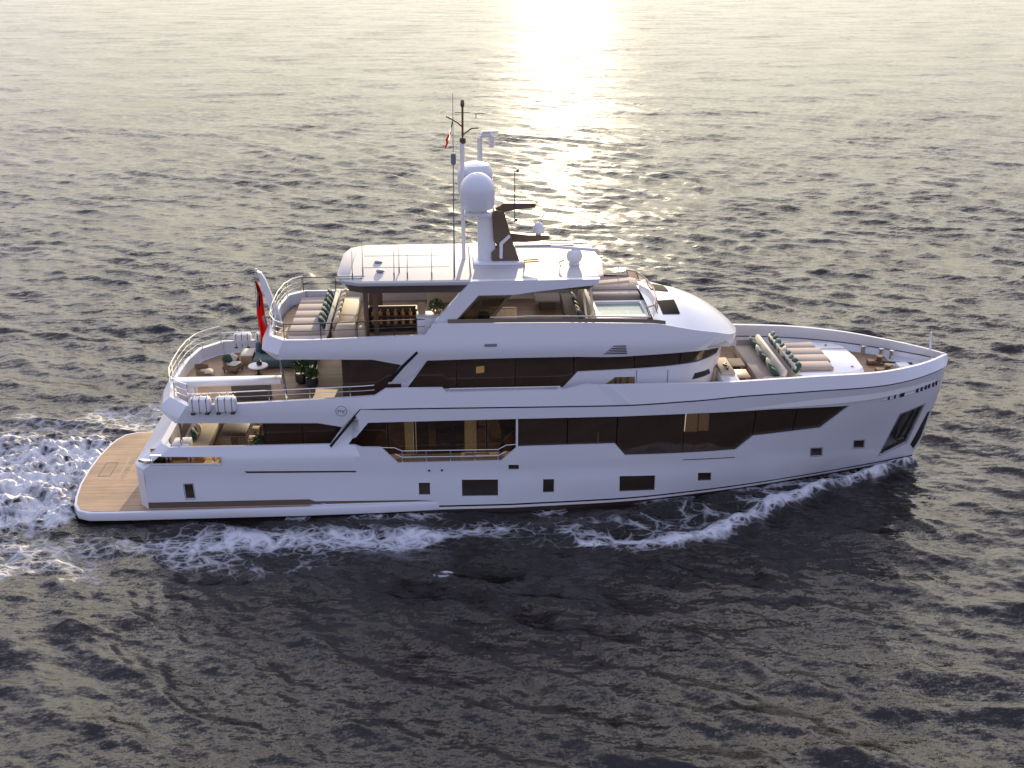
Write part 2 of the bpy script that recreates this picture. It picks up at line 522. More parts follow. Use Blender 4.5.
def inside(p, poly):
    x, y = p; c = False
    n = len(poly)
    for i in range(n):
        x1, y1 = poly[i]; x2, y2 = poly[i - 1]
        if (y1 > y) != (y2 > y) and x < (x2 - x1) * (y - y1) / (y2 - y1) + x1: c = not c
    return c


def shell(mb, outline, holes, yf, thick, step=0.35, stepz=None, side=-1, both=True, off=0.0, mi=0):
    """sheet cut to an X,Z outline with openings, bent to the half breadth yf(x,z), with real thickness"""
    loops = [resample(outline, step)] + [resample(h, min(step, 0.3)) for h in holes]
    pts = []; edges = []
    for lp in loops:
        b = len(pts); pts += lp
        edges += [(b + i, b + (i + 1) % len(lp)) for i in range(len(lp))]
    B = np.array(pts)
    xs = [p[0] for p in outline]; zs = [p[1] for p in outline]
    stepz = stepz or step
    x = min(xs) + step / 2
    row = 0
    while x < max(xs):
        st = step if x < 33 else step * 0.5
        z = min(zs) + stepz / 2 + (row % 2) * stepz * .3
        while z < max(zs):
            if inside((x, z), loops[0]) and not any(inside((x, z), l) for l in loops[1:]):
                if np.min(np.hypot(B[:, 0] - x, B[:, 1] - z)) > min(st, stepz) * 0.4: pts.append((x, z))
            z += stepz
        x += st; row += 1
    V, E, F, _, _, _ = delaunay_2d_cdt([Vector(p) for p in pts], edges, [], 0, 1e-5)
    tris = []
    for f in F:
        c = ((V[f[0]].x + V[f[1]].x + V[f[2]].x) / 3, (V[f[0]].y + V[f[1]].y + V[f[2]].y) / 3)
        if inside(c, loops[0]) and not any(inside(c, l) for l in loops[1:]): tris.append(tuple(f))
    n = len(V)
    ys = [max(yf(p.x, p.y) - off, 0.0) for p in V]
    for sgn in ((side, -side) if both else (side,)):
        vs = [(V[i].x, sgn * ys[i], V[i].y) for i in range(n)]
        fs = [t for t in tris]
        if thick:
            vs += [(V[i].x, sgn * max(ys[i] - thick, 0.0), V[i].y) for i in range(n)]
            fs = fs + [tuple(i + n for i in reversed(t)) for t in tris]
            cnt = {}
            for t in tris:
                for k in range(3):
                    e = (t[k], t[(k + 1) % 3]); key = tuple(sorted(e))
                    cnt.setdefault(key, []).append(e)
            for key, l in cnt.items():
                if len(l) == 1:
                    a, b = l[0]
                    if ys[a] < 1e-6 and ys[b] < 1e-6: continue
                    fs.append((b, a, a + n, b + n))
        if sgn == side: mb.add(vs, fs, mi)
        else: mb.add(vs, [tuple(reversed(f)) for f in fs], mi)
    return mb


def ribbon(mb, levels, thick_dir=None, mi=0):
    """levels: lists of 3-D points of equal length; skins them in order"""
    m = len(levels[0]); vs = [p for l in levels for p in l]
    fs = [(i * m + j, i * m + j + 1, (i + 1) * m + j + 1, (i + 1) * m + j) for i in range(len(levels) - 1) for j in range(m - 1)]
    return mb.add(vs, fs, mi)


def symm(half):
    """half plan outline from the stern centreline along starboard (y<0) to the bow; returns a closed polygon"""
    return half + [(x, -y) for x, y in reversed(half) if abs(y) > 1e-6]


def railing(name, path, h, parent, mids=1, r=0.018, every=1.3, mat=None, close_ends=True):
    mb = MB()
    P = [Vector(p) for p in path]
    up = Vector((0, 0, h))
    mb.tube([p + up for p in P], r * 1.2, 6)
    for k in range(mids): mb.tube([p + up * ((k + 1) / (mids + 1)) for p in P], r * .7, 5)
    L = 0; nxt = 0
    for i in range(len(P) - 1):
        d = (P[i + 1] - P[i]); l = d.length
        while nxt <= L + l + 1e-6:
            q = P[i] + d * ((nxt - L) / l)
            mb.tube([q - Vector((0, 0, .03)), q + up], r, 6)
            nxt += every
        L += l
    return mb.build(name, mat or steel, parent)


# ------------------------------------------------------------------ water
FOAM_LINE = np.array([(36.9, -0.45), (35.6, -1.0), (33.6, -1.95), (31.4, -3.0), (29.4, -4.2), (27.6, -5.5), (25.9, -6.5), (23.4, -7.1), (20.5, -7.0)])


def poly_dist(px, py, line):
    best = np.full(px.shape, 1e9, np.float32); tpar = np.zeros(px.shape, np.float32); sgn = np.zeros(px.shape, np.float32)
    L = 0.0
    for a, b in zip(line[:-1], line[1:]):
        d = b - a; l = np.hypot(*d)
        t = np.clip(((px - a[0]) * d[0] + (py - a[1]) * d[1]) / l ** 2, 0, 1)
        ex = px - a[0] - t * d[0]; ey = py - a[1] - t * d[1]
        dist = np.hypot(ex, ey)
        s = np.sign(d[0] * ey - d[1] * ex)
        m = dist < best
        best = np.where(m, dist, best); tpar = np.where(m, L + t * l, tpar); sgn = np.where(m, s, sgn)
        L += l
    return best, tpar, sgn


def vnoise(x, y, seed):
    r = np.random.default_rng(seed); T = r.random((256, 256)).astype(np.float32)
    xi = np.floor(x).astype(int); yi = np.floor(y).astype(int)
    fx = x - xi; fy = y - yi
    fx = fx * fx * (3 - 2 * fx); fy = fy * fy * (3 - 2 * fy)
    g = lambda a, b: T[a & 255, b & 255]
    return (g(xi, yi) * (1 - fx) + g(xi + 1, yi) * fx) * (1 - fy) + (g(xi, yi + 1) * (1 - fx) + g(xi + 1, yi + 1) * fx) * fy


def sstep(a, b, x):
    t = np.clip((x - a) / (b - a), 0, 1)
    return t * t * (3 - 2 * t)


def build_water():
    ds = [9.0]
    while ds[-1] < 9000:
        d = ds[-1]
        st = max(0.085, d * d * 0.8 / 26000) if d > 22 else 0.35
        ds.append(d + min(st, d * 0.25))
    d = np.array(ds, np.float32)
    ys = d - 46.93
    u = np.linspace(-1, 1, 760).astype(np.float32)
    prof = 0.66 * u + 2.6 * u ** 11
    X = (16.1 + 0.054 * d)[:, None] + d[:, None] * prof[None, :]
    Y = np.repeat(ys[:, None], len(u), 1)
    dx = d[:, None] * np.gradient(prof)[None, :]
    dy = np.gradient(ys)[:, None]
    sp = np.maximum(dx, dy)
    Z = np.zeros_like(X); HX = np.zeros_like(X); HY = np.zeros_like(X)
    N = 140
    lam = np.exp(rng.uniform(math.log(0.42), math.log(3.4), N))
    lam = np.concatenate([lam, rng.uniform(6, 13, 6)])
    for i, l in enumerate(lam):
        spread = 0.45 if l > 2.0 else 0.7
        th = R(-122) + rng.normal(0, spread * 0.75)
        sl = 0.021 if l < 1.5 else (0.027 if l < 3.5 else (0.017 if l < 5 else 0.011))
        if l < 1.0: sl = 0.019
        a = sl * l / (2 * math.pi) * (0.6 + 0.8 * rng.random()) * 1.25
        k = 2 * math.pi / l; kx, ky = k * math.cos(th), k * math.sin(th)
        ph = rng.uniform(0, 6.283)
        w = np.clip((l / sp - 2.0) / 2.5, 0, 1)
        if not w.any(): continue
        p = X * kx + Y * ky + ph
        s_, c_ = np.sin(p), np.cos(p)
        Z += a * w * c_
        q = 0.5 * a * w
        HX -= q * math.cos(th) * s_; HY -= q * math.sin(th) * s_
    # gusty patches: waves are not equally high everywhere
    gust = 0.72 + 0.56 * vnoise(X / 13 + 40, Y / 13 + 60, 3)
    Z *= gust
    # boat wash
    aY = np.abs(Y)
    ll = FOAM_LINE
    near = (X > -60) & (X < 42) & (aY < 45)
    dist, tp, sg = poly_dist(X, -aY, ll)
    Lt = np.sum(np.hypot(*np.diff(ll, axis=0).T))
    along = np.clip(tp / Lt, 0, 1)
    inner = sg < 0                       # towards the hull
    wid = 0.24 + 0.52 * along
    n1 = vnoise(X * 1.7, Y * 1.7, 5); n2 = vnoise(X * 4.5, Y * 4.5, 6); n3 = vnoise(X * .55, Y * .55, 8)
    endfade = 1 - sstep(0.72, 1.0, along)
    ridge = np.exp(-(dist / (wid * 0.9)) ** 2) * endfade * (.6 + .4 * sstep(0.0, .2, along))
    calm = np.ones_like(X)
    hullgap = aY - np.interp(X, [0, 18, 23, 26.6, 31.4, 34, 37], [3.9, 3.9, 3.6, 2.9, 1.7, .9, .0])
    damp = sstep(0.0, 1.4, hullgap) * 0.75 + 0.25
    damp = np.where((X > -1) & (X < 37.5), damp, 1)
    Z *= damp
    Z += ridge * (0.46 * (1 - 0.55 * along) + .25 * np.exp(-(along / .09) ** 2)) * (0.75 + 0.5 * n1)
    foam = ridge * .92 * (0.55 + 0.8 * n1) * (0.75 + .5 * n2)
    infoam = np.where(inner & (X < 36.8) & (X > 8), np.clip(1 - dist / (2.2 + 1.2 * along), 0, 1) * .52, 0) * (hullgap > -.3) * (0.55 + .9 * n3)
    infoam *= (sstep(15, 24, X) * 0.75 + .25) * (.45 + .9 * sstep(.35, .75, vnoise((X + aY * .9) * .5, (aY - X * .45) * 2.2, 31)))
    foam = np.maximum(foam, infoam)
    # wash running along the side of the hull, towards the stern
    sY = -Y
    c1 = 5.75 + 0.02 * (15 - X) + 0.7 * (n3 - .5)
    band = np.exp(-((aY - c1) / (0.85 + 0.02 * np.clip(16 - X, 0, 40))) ** 2) * sstep(21.5, 15.5, X) * (0.45 + 0.5 * n1 + .25 * n3)
    band *= np.where(X < -2, np.exp((X + 2) / 9), 1)
    foam = np.maximum(foam, band * .80 * (.55 + .45 * sstep(1, 7, X)))
    hug = np.exp(-(np.abs(hullgap - .25) / .35) ** 2) * ((X > 9) & (X < 37)) * (0.25 + .3 * n1) * sstep(0.42, .6, n3)
    foam = np.maximum(foam, hug)
    outer = np.exp(-((aY - 7.6) / 1.4) ** 2) * sstep(14, 7, X) * sstep(-14, -2, X) * .42 * sstep(.45, .75, n3)
    foam = np.maximum(foam, outer)
    # boiling propeller wash behind the platform
    hw = 4.3 + 0.16 * np.clip(-X, 0, 80)
    wash = sstep(hw + 1.4, hw - 1.2, aY) * sstep(0.7, -0.5, X) * np.exp(np.clip(X, -200, 0) / 26)
    foam = np.maximum(foam, wash * (0.22 + 0.52 * n1 + .40 * n3))
    lump = (vnoise(X * 0.7, Y * 0.7, 21) - .5) * .55 + (vnoise(X * 1.9, Y * 1.9, 22) - .5) * .42 + (n2 - .5) * .30 + (vnoise(X * 9, Y * 9, 23) - .5) * .14
    Z = Z * (1 - 0.6 * wash) + wash * (lump + 0.10)
    Z += wash * 0.35 * np.exp(-((X + 2.5) / 2.5) ** 2) * (1 - (aY / 6) ** 2).clip(0, 1)
    Z += np.clip(foam, 0, 1) * (n2 - .5) * 0.10
    # low divergent waves spreading from bow and stern
    for (ox, oy, ang, amp, lw) in ((37, 0, 19, .20, 4.2), (0.5, 3.4, 22, .20, 3.6), (0.5, 3.4, 12, .12, 2.6)):
        t = (ox - X); dd = (aY - oy) - t * math.tan(R(ang))
        env = np.exp(-(dd / 3.6) ** 2) * sstep(4, 14, t) * np.exp(-np.clip(t, 0, 500) / 45)
        Z += env * amp * np.cos(dd * 2 * math.pi / lw)
    # loose flecks
    for fx, fy, r_ in ((15.45, -9.05, .2), (15.75, -8.75, .18)):
        foam = np.maximum(foam, .72 * np.exp(-(((X - fx) / (r_ * 1.6)) ** 2 + ((Y - fy) / (r_ * .6)) ** 2)))
    foam = np.clip(foam, 0, 1.15)
    fade = np.clip(1 - (np.abs(u)[None, :] - .93) / .05, 0, 1)
    Z *= fade
    P = np.stack([X + HX * damp * fade, Y + HY * damp * fade, Z], -1).reshape(-1, 3)
    nr, nc = X.shape
    me = bpy.data.meshes.new('water')
    nv = nr * nc; nf = (nr - 1) * (nc - 1)
    me.vertices.add(nv); me.vertices.foreach_set('co', P.astype(np.float32).ravel())
    idx = np.arange(nv).reshape(nr, nc)
    q = np.stack([idx[:-1, :-1], idx[:-1, 1:], idx[1:, 1:], idx[1:, :-1]], -1).reshape(-1)
    me.loops.add(nf * 4); me.loops.foreach_set('vertex_index', q.astype(np.int32))
    me.polygons.add(nf); me.polygons.foreach_set('loop_start', np.arange(0, nf * 4, 4, dtype=np.int32))
    me.polygons.foreach_set('use_smooth', np.ones(nf, bool))
    me.update(calc_edges=True)
    at = me.attributes.new('foam', 'FLOAT', 'POINT')
    at.data.foreach_set('value', foam.reshape(-1).astype(np.float32))
    o = bpy.data.objects.new('water', me)
    col.objects.link(o)
    tag(o, 'open sea with short wind waves and white wash', None, None, 'structure')
    # material
    m, nt, b = nmat('sea water')
    N_, L_ = nt.nodes, nt.links
    b.inputs['Base Color'].default_value = (0.016, 0.012, 0.009, 1)
    b.inputs['Roughness'].default_value = 0.10
    b.inputs['IOR'].default_value = 1.45
    geo = N_.new('ShaderNodeNewGeometry')

    def noise(scale, detail, mapscale, rot=0.0, rough=.55):
        mp = N_.new('ShaderNodeMapping'); mp.inputs['Scale'].default_value = mapscale; mp.inputs['Rotation'].default_value = (0, 0, rot)
        L_.new(geo.outputs['Position'], mp.inputs['Vector'])
        n = N_.new('ShaderNodeTexNoise'); n.inputs['Scale'].default_value = scale; n.inputs['Detail'].default_value = detail
        n.inputs['Roughness'].default_value = rough
        L_.new(mp.outputs['Vector'], n.inputs['Vector'])
        return n
    nA = noise(2.8, 5, (0.42, 1.6, 1), R(28), .72)
    nB = noise(10.0, 3, (0.8, 1.2, 1), R(25), .55)
    nD = noise(0.20, 3, (0.45, 1.5, 1), R(30), .5)
    nC = noise(0.85, 3, (0.7, 1.35, 1), R(35), .5)

    nE = noise(38.0, 2, (0.7, 1.3, 1), R(20), .5)

    def tilt(n, k, kx=.5):
        v = N_.new('ShaderNodeVectorMath'); v.operation = 'MULTIPLY_ADD'
        v.inputs[1].default_value = (k * kx, k, 0); v.inputs[2].default_value = (-k * kx / 2, -k / 2, 0)
        L_.new(n.outputs['Color'], v.inputs[0])
        return v
    acc = geo.outputs['Normal']
    # gusts: patches of rougher and of smoother water
    g1 = noise(0.09, 4, (0.6, 1.4, 1), R(25), .6)
    gm = N_.new('ShaderNodeMapRange'); gm.inputs['From Min'].default_value = .3; gm.inputs['From Max'].default_value = .7
    gm.inputs['To Min'].default_value = .6; gm.inputs['To Max'].default_value = 1.35
    L_.new(g1.outputs['Fac'], gm.inputs['Value'])
    for n, k, kx in ((nA, 1.7, .5), (nB, 0.8, .5), (nC, 0.45, .5), (nD, 0.8, .5), (nE, 1.0, .15)):
        ad = N_.new('ShaderNodeVectorMath'); ad.operation = 'ADD'
        gs = N_.new('ShaderNodeVectorMath'); gs.operation = 'SCALE'
        L_.new(tilt(n, k, kx).outputs['Vector'], gs.inputs[0]); L_.new(gm.outputs['Result'], gs.inputs['Scale'])
        L_.new(acc, ad.inputs[0]); L_.new(gs.outputs['Vector'], ad.inputs[1])
        acc = ad.outputs['Vector']
    nz = N_.new('ShaderNodeVectorMath'); nz.operation = 'NORMALIZE'
    L_.new(acc, nz.inputs[0]); L_.new(nz.outputs['Vector'], b.inputs['Normal'])
    # foam: a lacy net where thin, solid where thick
    att = N_.new('ShaderNodeAttribute'); att.attribute_name = 'foam'
    dn = noise(1.5, 4, (1, 1, 1))
    vadd = N_.new('ShaderNodeVectorMath'); vadd.operation = 'MULTIPLY_ADD'
    vadd.inputs[1].default_value = (.5, .5, .5)
    L_.new(dn.outputs['Color'], vadd.inputs[0]); L_.new(geo.outputs['Position'], vadd.inputs[2])
    fl = N_.new('ShaderNodeVectorMath'); fl.operation = 'MULTIPLY'; fl.inputs[1].default_value = (.8, 1.25, 0)
    L_.new(vadd.outputs['Vector'], fl.inputs[0])
    def voro(scale):
        v = N_.new('ShaderNodeTexVoronoi'); v.feature = 'DISTANCE_TO_EDGE'; v.inputs['Scale'].default_value = scale
        L_.new(fl.outputs['Vector'], v.inputs['Vector'])
        r = N_.new('ShaderNodeMapRange'); r.inputs['From Min'].default_value = 0.0; r.inputs['From Max'].default_value = 0.30
        r.inputs['To Min'].default_value = 1.0; r.inputs['To Max'].default_value = 0.0
        L_.new(v.outputs['Distance'], r.inputs['Value'])
        return r
    v1, v2 = voro(1.6), voro(4.0)
    mxv = N_.new('ShaderNodeMath'); mxv.operation = 'MAXIMUM'
    sc2 = N_.new('ShaderNodeMath'); sc2.operation = 'MULTIPLY'; sc2.inputs[1].default_value = .82
    L_.new(v2.outputs['Result'], sc2.inputs[0]); L_.new(v1.outputs['Result'], mxv.inputs[0]); L_.new(sc2.outputs[0], mxv.inputs[1])
    nf_ = noise(2.2, 5, (1, 1, 1), 0, .6)
    mixn = N_.new('ShaderNodeMath'); mixn.operation = 'MULTIPLY_ADD'; mixn.inputs[1].default_value = 0.76
    L_.new(nf_.outputs['Fac'], mixn.inputs[0]); 
    sc3 = N_.new('ShaderNodeMath'); sc3.operation = 'MULTIPLY'; sc3.inputs[1].default_value = .62
    L_.new(mxv.outputs[0], sc3.inputs[0]); L_.new(sc3.outputs[0], mixn.inputs[2])
    sm = N_.new('ShaderNodeMath'); sm.operation = 'ADD'
    L_.new(att.outputs['Fac'], sm.inputs[0]); L_.new(mixn.outputs[0], sm.inputs[1])
    al = N_.new('ShaderNodeMapRange'); al.interpolation_type = 'LINEAR'
    al.inputs['From Min'].default_value = 1.05; al.inputs['From Max'].default_value = 1.62
    L_.new(sm.outputs[0], al.inputs['Value'])
    gate = N_.new('ShaderNodeMapRange'); gate.inputs['From Min'].default_value = 0.03; gate.inputs['From Max'].default_value = 0.2
    L_.new(att.outputs['Fac'], gate.inputs['Value'])
    alpha = N_.new('ShaderNodeMath'); alpha.operation = 'MULTIPLY'
    L_.new(al.outputs['Result'], alpha.inputs[0]); L_.new(gate.outputs['Result'], alpha.inputs[1])
    fb = N_.new('ShaderNodeBsdfPrincipled')
    fb.inputs['Base Color'].default_value = (.72, .72, .73, 1); fb.inputs['Roughness'].default_value = .7
    fb.inputs['Subsurface Weight'].default_value = 0.0
    bpf = N_.new('ShaderNodeBump'); bpf.inputs['Distance'].default_value = .12; bpf.inputs['Strength'].default_value = .9
    L_.new(mixn.outputs[0], bpf.inputs['Height']); L_.new(bpf.outputs['Normal'], fb.inputs['Normal'])
    ms = N_.new('ShaderNodeMixShader')
    L_.new(alpha.outputs[0], ms.inputs['Fac']); L_.new(b.outputs[0], ms.inputs[1]); L_.new(fb.outputs[0], ms.inputs[2])
    L_.new(ms.outputs[0], N_['Material Output'].inputs['Surface'])
    me.materials.append(m)
    return o


build_water()

# ------------------------------------------------------------------ the yacht: hull
yacht = thing('motor_yacht', 'large white three deck motor yacht under way on the sea', 'yacht', (0, 0, 0))

WIN = [(11.72, 3.12), (12.6, 4.19), (18.6, 4.22), (22.82, 4.22), (26.18, 4.27), (29.5, 4.22), (32.77, 4.06), (31.65, 3.0), (28.62, 2.92), (27.93, 2.28),
       (23.17, 2.38), (22.71, 2.95), (18.64, 2.95), (17.98, 2.33), (13.75, 2.33), (13.07, 3.07)]
PORTS = [[(4.95, 1.58), (5.31, 1.58), (5.34, .92), (4.98, .92)],
         [(14.56, 1.4), (15.02, 1.39), (15.02, .82), (14.56, .83)],
         [(16.35, 1.49), (17.85, 1.46), (17.85, .69), (16.35, .71)],
         [(19.74, 1.4), (20.2, 1.39), (20.2, .75), (19.74, .76)],
         [(22.97, 1.40), (24.5, 1.33), (24.53, .55), (23.0, .63)],
         [(26.39, 1.27), (26.98, 1.21), (27.02, .77), (26.43, .82)],
         [(31.45, 1.9), (31.99, 1.84), (32.08, 1.38), (31.53, 1.44)],
         [(33.5, 1.99), (34.04, 1.9), (34.15, 1.43), (33.61, 1.52)],
         [(18.29, 2.13), (18.72, 2.12), (18.72, 1.89), (18.29, 1.9)]]
ANCHOR = [(35.58, 3.02), (36.92, 3.18), (36.48, 1.2), (35.15, .72), (35.22, 1.25)]
BOWSLOT = [(34.25, 4.07), (34.5, 4.26), (35.45, 4.34), (36.9, 4.31), (37.6, 4.22), (37.55, 4.10), (36.66, 4.07), (35.53, 4.05)]
CHROME = [(3.75, 2.86), (6.56, 2.80), (6.54, 2.48), (3.75, 2.54)]
gap = 0.065
top = [(x, KZ(x) - gap) for x in np.arange(38.0, 12.4, -0.8)]
stem = [(STEM(z) - 0.001, z) for z in (-.8, 0, .43, .73, 1.5, 2.26, 3.0, 3.53, 4.3)]
outline = [(3.4, -.8)] + stem + [(38.09, KZ(38) - gap)] + top + [(12.33, 4.77), (11.0, 3.16), (4.5, 3.16), (3.4, 2.3)]
hb_ = MB()
shell(hb_, outline, [WIN, ANCHOR, BOWSLOT, CHROME] + PORTS, hull_y, 0.10, step=0.36, stepz=0.33)
hb_.build('hull', hullm, yacht, smooth=25, weld=0.0015)

# transom with chamfered corners, leaning forward above
mb = MB()
lv = []
for z, xa in ((-.8, 2.9), (0.6, 2.9), (.8, 2.9), (2.3, 2.9), (3.16, 4.0)):
    xs = xa + .5; ys = hull_y(xs, z)
    half = [(xs, -ys), (xa + .12, -ys + .42), (xa, -ys + .75), (xa, -1.2), (xa, 0)]
    lv.append([(x, y, z) for x, y in half] + [(x, -y, z) for x, y in reversed(half[:-1])])
lv.append([(x + .28 * (1 if 0 < i < 8 else 0), y * (1 if 0 < i < 8 else .93), 3.16) for i, (x, y, z) in enumerate(lv[-1])])
lv.append([(x, y, 2.2) for x, y, z in lv[-1]])
ribbon(mb, lv)
mb.build('transom', white, yacht, smooth=20)

# swim platform, with a ledge that runs forward along each side
half = [(-.18, 0), (-.13, -1.4), (.03, -2.6), (.20, -3.35), (.50, -3.88), (1.0, -4.12), (2.2, -4.16), (10, -4.14), (13, -4.05), (15.4, -3.9), (15.4, -3.5)]
plat = [(-.18, 0)] + half[1:] + [(x, -y) for x, y in reversed(half[1:])]
mb = MB().prism(plat, 0.10, .48, bev=.05)
sp = mb.build('swim_platform', white, yacht)
half = [(-.07, 0), (-.02, -1.4), (.14, -2.55), (.31, -3.27), (.60, -3.77), (1.08, -3.99), (2.2, -4.03), (10, -4.0), (10.3, -3.7), (3.2, -3.6), (3.1, 0)]
MB().prism([half[0]] + half[1:] + [(x, -y) for x, y in reversed(half[1:-1])], .482, .495).build('teak_deck', teak, sp, smooth=0)
# pale inlaid name frame in the planking, and cleats
mb = MB()
for (x0, x1, y0, y1) in ((1.35, 1.40, -1.2, 1.2), (1.75, 1.80, -1.2, 1.2), (1.4, 1.75, -1.2, -1.15), (1.4, 1.75, 1.15, 1.2)):
    mb.add([(x0, y0, .499), (x1, y0, .499), (x1, y1, .499), (x0, y1, .499)], [(0, 1, 2, 3)])
for k in range(9):
    y = -.95 + k * .23
    mb.box((1.575, y, .4995), (.2 if k % 3 else .12, .045, .004), rot=.3 * (-1) ** k)
mb.build('name_inlay', lightwood, sp, smooth=0)
mb = MB()
for (x0, x1, y0, y1) in ((.45, .49, -.7, .7), (.95, .99, -.7, .7), (.49, .95, -.7, -.66), (.49, .95, .66, .7)):
    mb.add([(x0, y0, .499), (x1, y0, .499), (x1, y1, .499), (x0, y1, .499)], [(0, 1, 2, 3)])
mb.build('hatch_outline', walnut, sp, smooth=0)


def pane(poly, yf, off, mat, name, parent, step=.5, both=True, thick=.02):
    return shell(MB(), poly, [], yf, thick, step=step, both=both, off=off).build(name, mat, parent, smooth=25)


# glazing of the main deck: recessed, the balcony doors set well back
def grow(poly, d):
    cx = sum(p[0] for p in poly) / len(poly); cz = sum(p[1] for p in poly) / len(poly)
    return [(x + math.copysign(min(d, abs(x - cx)), x - cx), z + math.copysign(min(d, abs(z - cz)), z - cz)) for x, z in poly]


for px0, px1 in ((18.68, 20.7), (20.74, 22.76), (22.80, 25.6), (25.64, 28.6), (28.64, 30.4), (30.44, 33.0)):
    p = [(px0, 2.2), (px1, 2.2), (px1, 4.32), (px0, 4.32)]
    pane(p, hull_y, .115, glass, 'saloon_window', yacht)
MB().side([(18.60, 2.3), (18.68, 2.3), (18.68, 4.3), (18.60, 4.3)], -3.93, -3.80).side([(18.60, 2.3), (18.68, 2.3), (18.68, 4.3), (18.60, 4.3)], 3.80, 3.93).build('window_post', white, yacht)
BAL = -3.05
for x0, x1 in ((11.4, 13.3), (13.34, 14.4), (14.44, 16.0), (16.04, 17.4), (17.44, 18.6)):
    for s in (1, -1):
        f = MB().box(((x0 + x1) / 2, BAL * s, 3.35), (x1 - x0 - .06, .02, 2.0)).build('balcony_door', door_glass, yacht, smooth=0)
        for xx in (x0, x1): MB().box((xx, BAL * s, 3.35), (.05, .05, 2.0)).build('frame', black, f, smooth=0)
mb = MB()
for s in (1, -1):
    mb.box((18.64, 3.42 * s, 3.35), (.06, .82, 2.0)).box((15.0, 3.45 * s, 2.27), (7.4, .86, .06))
mb.build('balcony_floor', teak, yacht, smooth=0)
# rails of the balcony
for s in (-1, 1):
    mb = MB()
    P = [(13.05, 3.02), (13.62, 2.99), (13.92, 2.84), (17.86, 2.81), (18.2, 3.0), (18.62, 3.02)]
    for dz in (0, -.28): mb.tube([(x, s * 3.84, z + dz) for x, z in P[(1 if dz else 0):(-1 if dz else None)]], .018, 6)
    for x in (13.92, 14.9, 15.9, 16.9, 17.86): mb.tube([(x, s * 3.84, 2.3), (x, s * 3.84, 2.83)], .018, 6)
    mb.box((14.7, s * 3.80, 2.62), (.9, .02, .05)).box((17.0, s * 3.80, 2.62), (1.0, .02, .05))
    mb.build('balcony_rail', steel, yacht)

# portholes: dark recessed panes with frames
for i, p in enumerate(PORTS):
    for s in (-1, 1):
        f = shell(MB(), grow(p, .02), [], hull_y, .02, step=.4, side=s, both=False, off=.07).build('porthole', bronze, yacht, smooth=25)
        g = shell(MB(), grow(p, .035), [grow(p, -.02)], hull_y, .03, step=.4, side=s, both=False, off=-.004).build('frame', black if i in (0, 6, 7) else white, f, smooth=25)
        # the dark lining behind each pane
        shell(MB(), grow(p, .03), [], hull_y, .02, step=.4, side=s, both=False, off=.35).build('blind', walnut, f, smooth=25)

# anchor pockets with stainless lining and anchor
for s in (-1, 1):
    pk = shell(MB(), grow(ANCHOR, .02), [], hull_y, .02, step=.3, side=s, both=False, off=.22).build('anchor_pocket', pocketm, yacht, smooth=25)
    rim = shell(MB(), grow(ANCHOR, .05), [grow(ANCHOR, -.03)], hull_y, .12, step=.3, side=s, both=False, off=-.006)
    rim.build('frame', black, pk, smooth=25)
    mb = MB()
    yy = lambda x, z: s * (hull_y(x, z) - .02)
    mb.tube([(36.35, yy(36.35, 3.0), 3.0), (36.05, yy(36.05, 2.0), 2.0), (35.9, yy(35.9, 1.5), 1.5)], .07, 8)
    for dx in (-.28, .28):
        mb.tube([(35.9, yy(35.9, 1.5), 1.5), (35.95 + dx * .8, yy(35.95, 1.6) + s * .05, 1.62), (36.05 + dx, yy(36.0, 2.05) + s * .04, 2.1)], .085, 8, r2=.03)
    mb.build('anchor', darkmetal, pk)
    st = [(36.75, 1.0), (37.0, 1.75), (37.3, 2.6), (37.5, 2.6), (37.28, 1.2), (37.0, .7)]
    shell(MB(), st, [], hull_y, .03, step=.25, side=s, both=False, off=-.012).build('stem_plate', darkmetal, yacht, smooth=30)

# bow slots: stainless bars across the opening, and the mooring recess at the quarter
for s in (-1, 1):
    fr = shell(MB(), grow(BOWSLOT, .03), [grow(BOWSLOT, -.02)], hull_y, .13, step=.3, side=s, both=False, off=-.008).build('fairlead', steel, yacht, smooth=25)
    mb = MB()
    for x in (34.66, 34.98, 35.3, 35.42, 36.2, 36.45, 36.7, 36.9, 37.15, 37.35):
        y = hull_y(x, 4.18)
        MB().box((x, s * (y - .03), 4.19), (.05 + .05 * (x > 35.25), .05, .3), rot=-.5 * s).build('bar', black, fr)
    shell(MB(), grow(BOWSLOT, .02), [], hull_y, .02, step=.3, side=s, both=False, off=.05).build('lining', white_soft, fr)  # white panel painted for the daylight that shows through the slot
    cf = shell(MB(), grow(CHROME, .04), [grow(CHROME, -.03)], hull_y, .13, step=.4, side=s, both=False, off=-.012).build('mooring_recess', steel, yacht, smooth=25)
    mb = MB().side([(3.6, 2.4), (6.7, 2.4), (6.7, 2.95), (3.6, 2.95)], s * 3.30, s * 3.28)
    mb.build('lining', gold, cf, smooth=0)
    mb = MB()
    for x in (4.3, 4.45, 5.2, 5.35, 6.2): mb.tube([(x, s * 3.6, 2.45), (x, s * 3.6, 2.9)], .06, 8)
    mb.build('roller', steel, cf)
    pt = MB().prism([(3.15, -3.62), (3.45, -3.82), (3.8, -3.84), (3.8, -3.7), (3.4, -3.6)], 2.52, 2.64)
    if s > 0: pt.v = [(x, -y, z) for x, y, z in pt.v]
    pt.build('fairlead', steel, yacht)

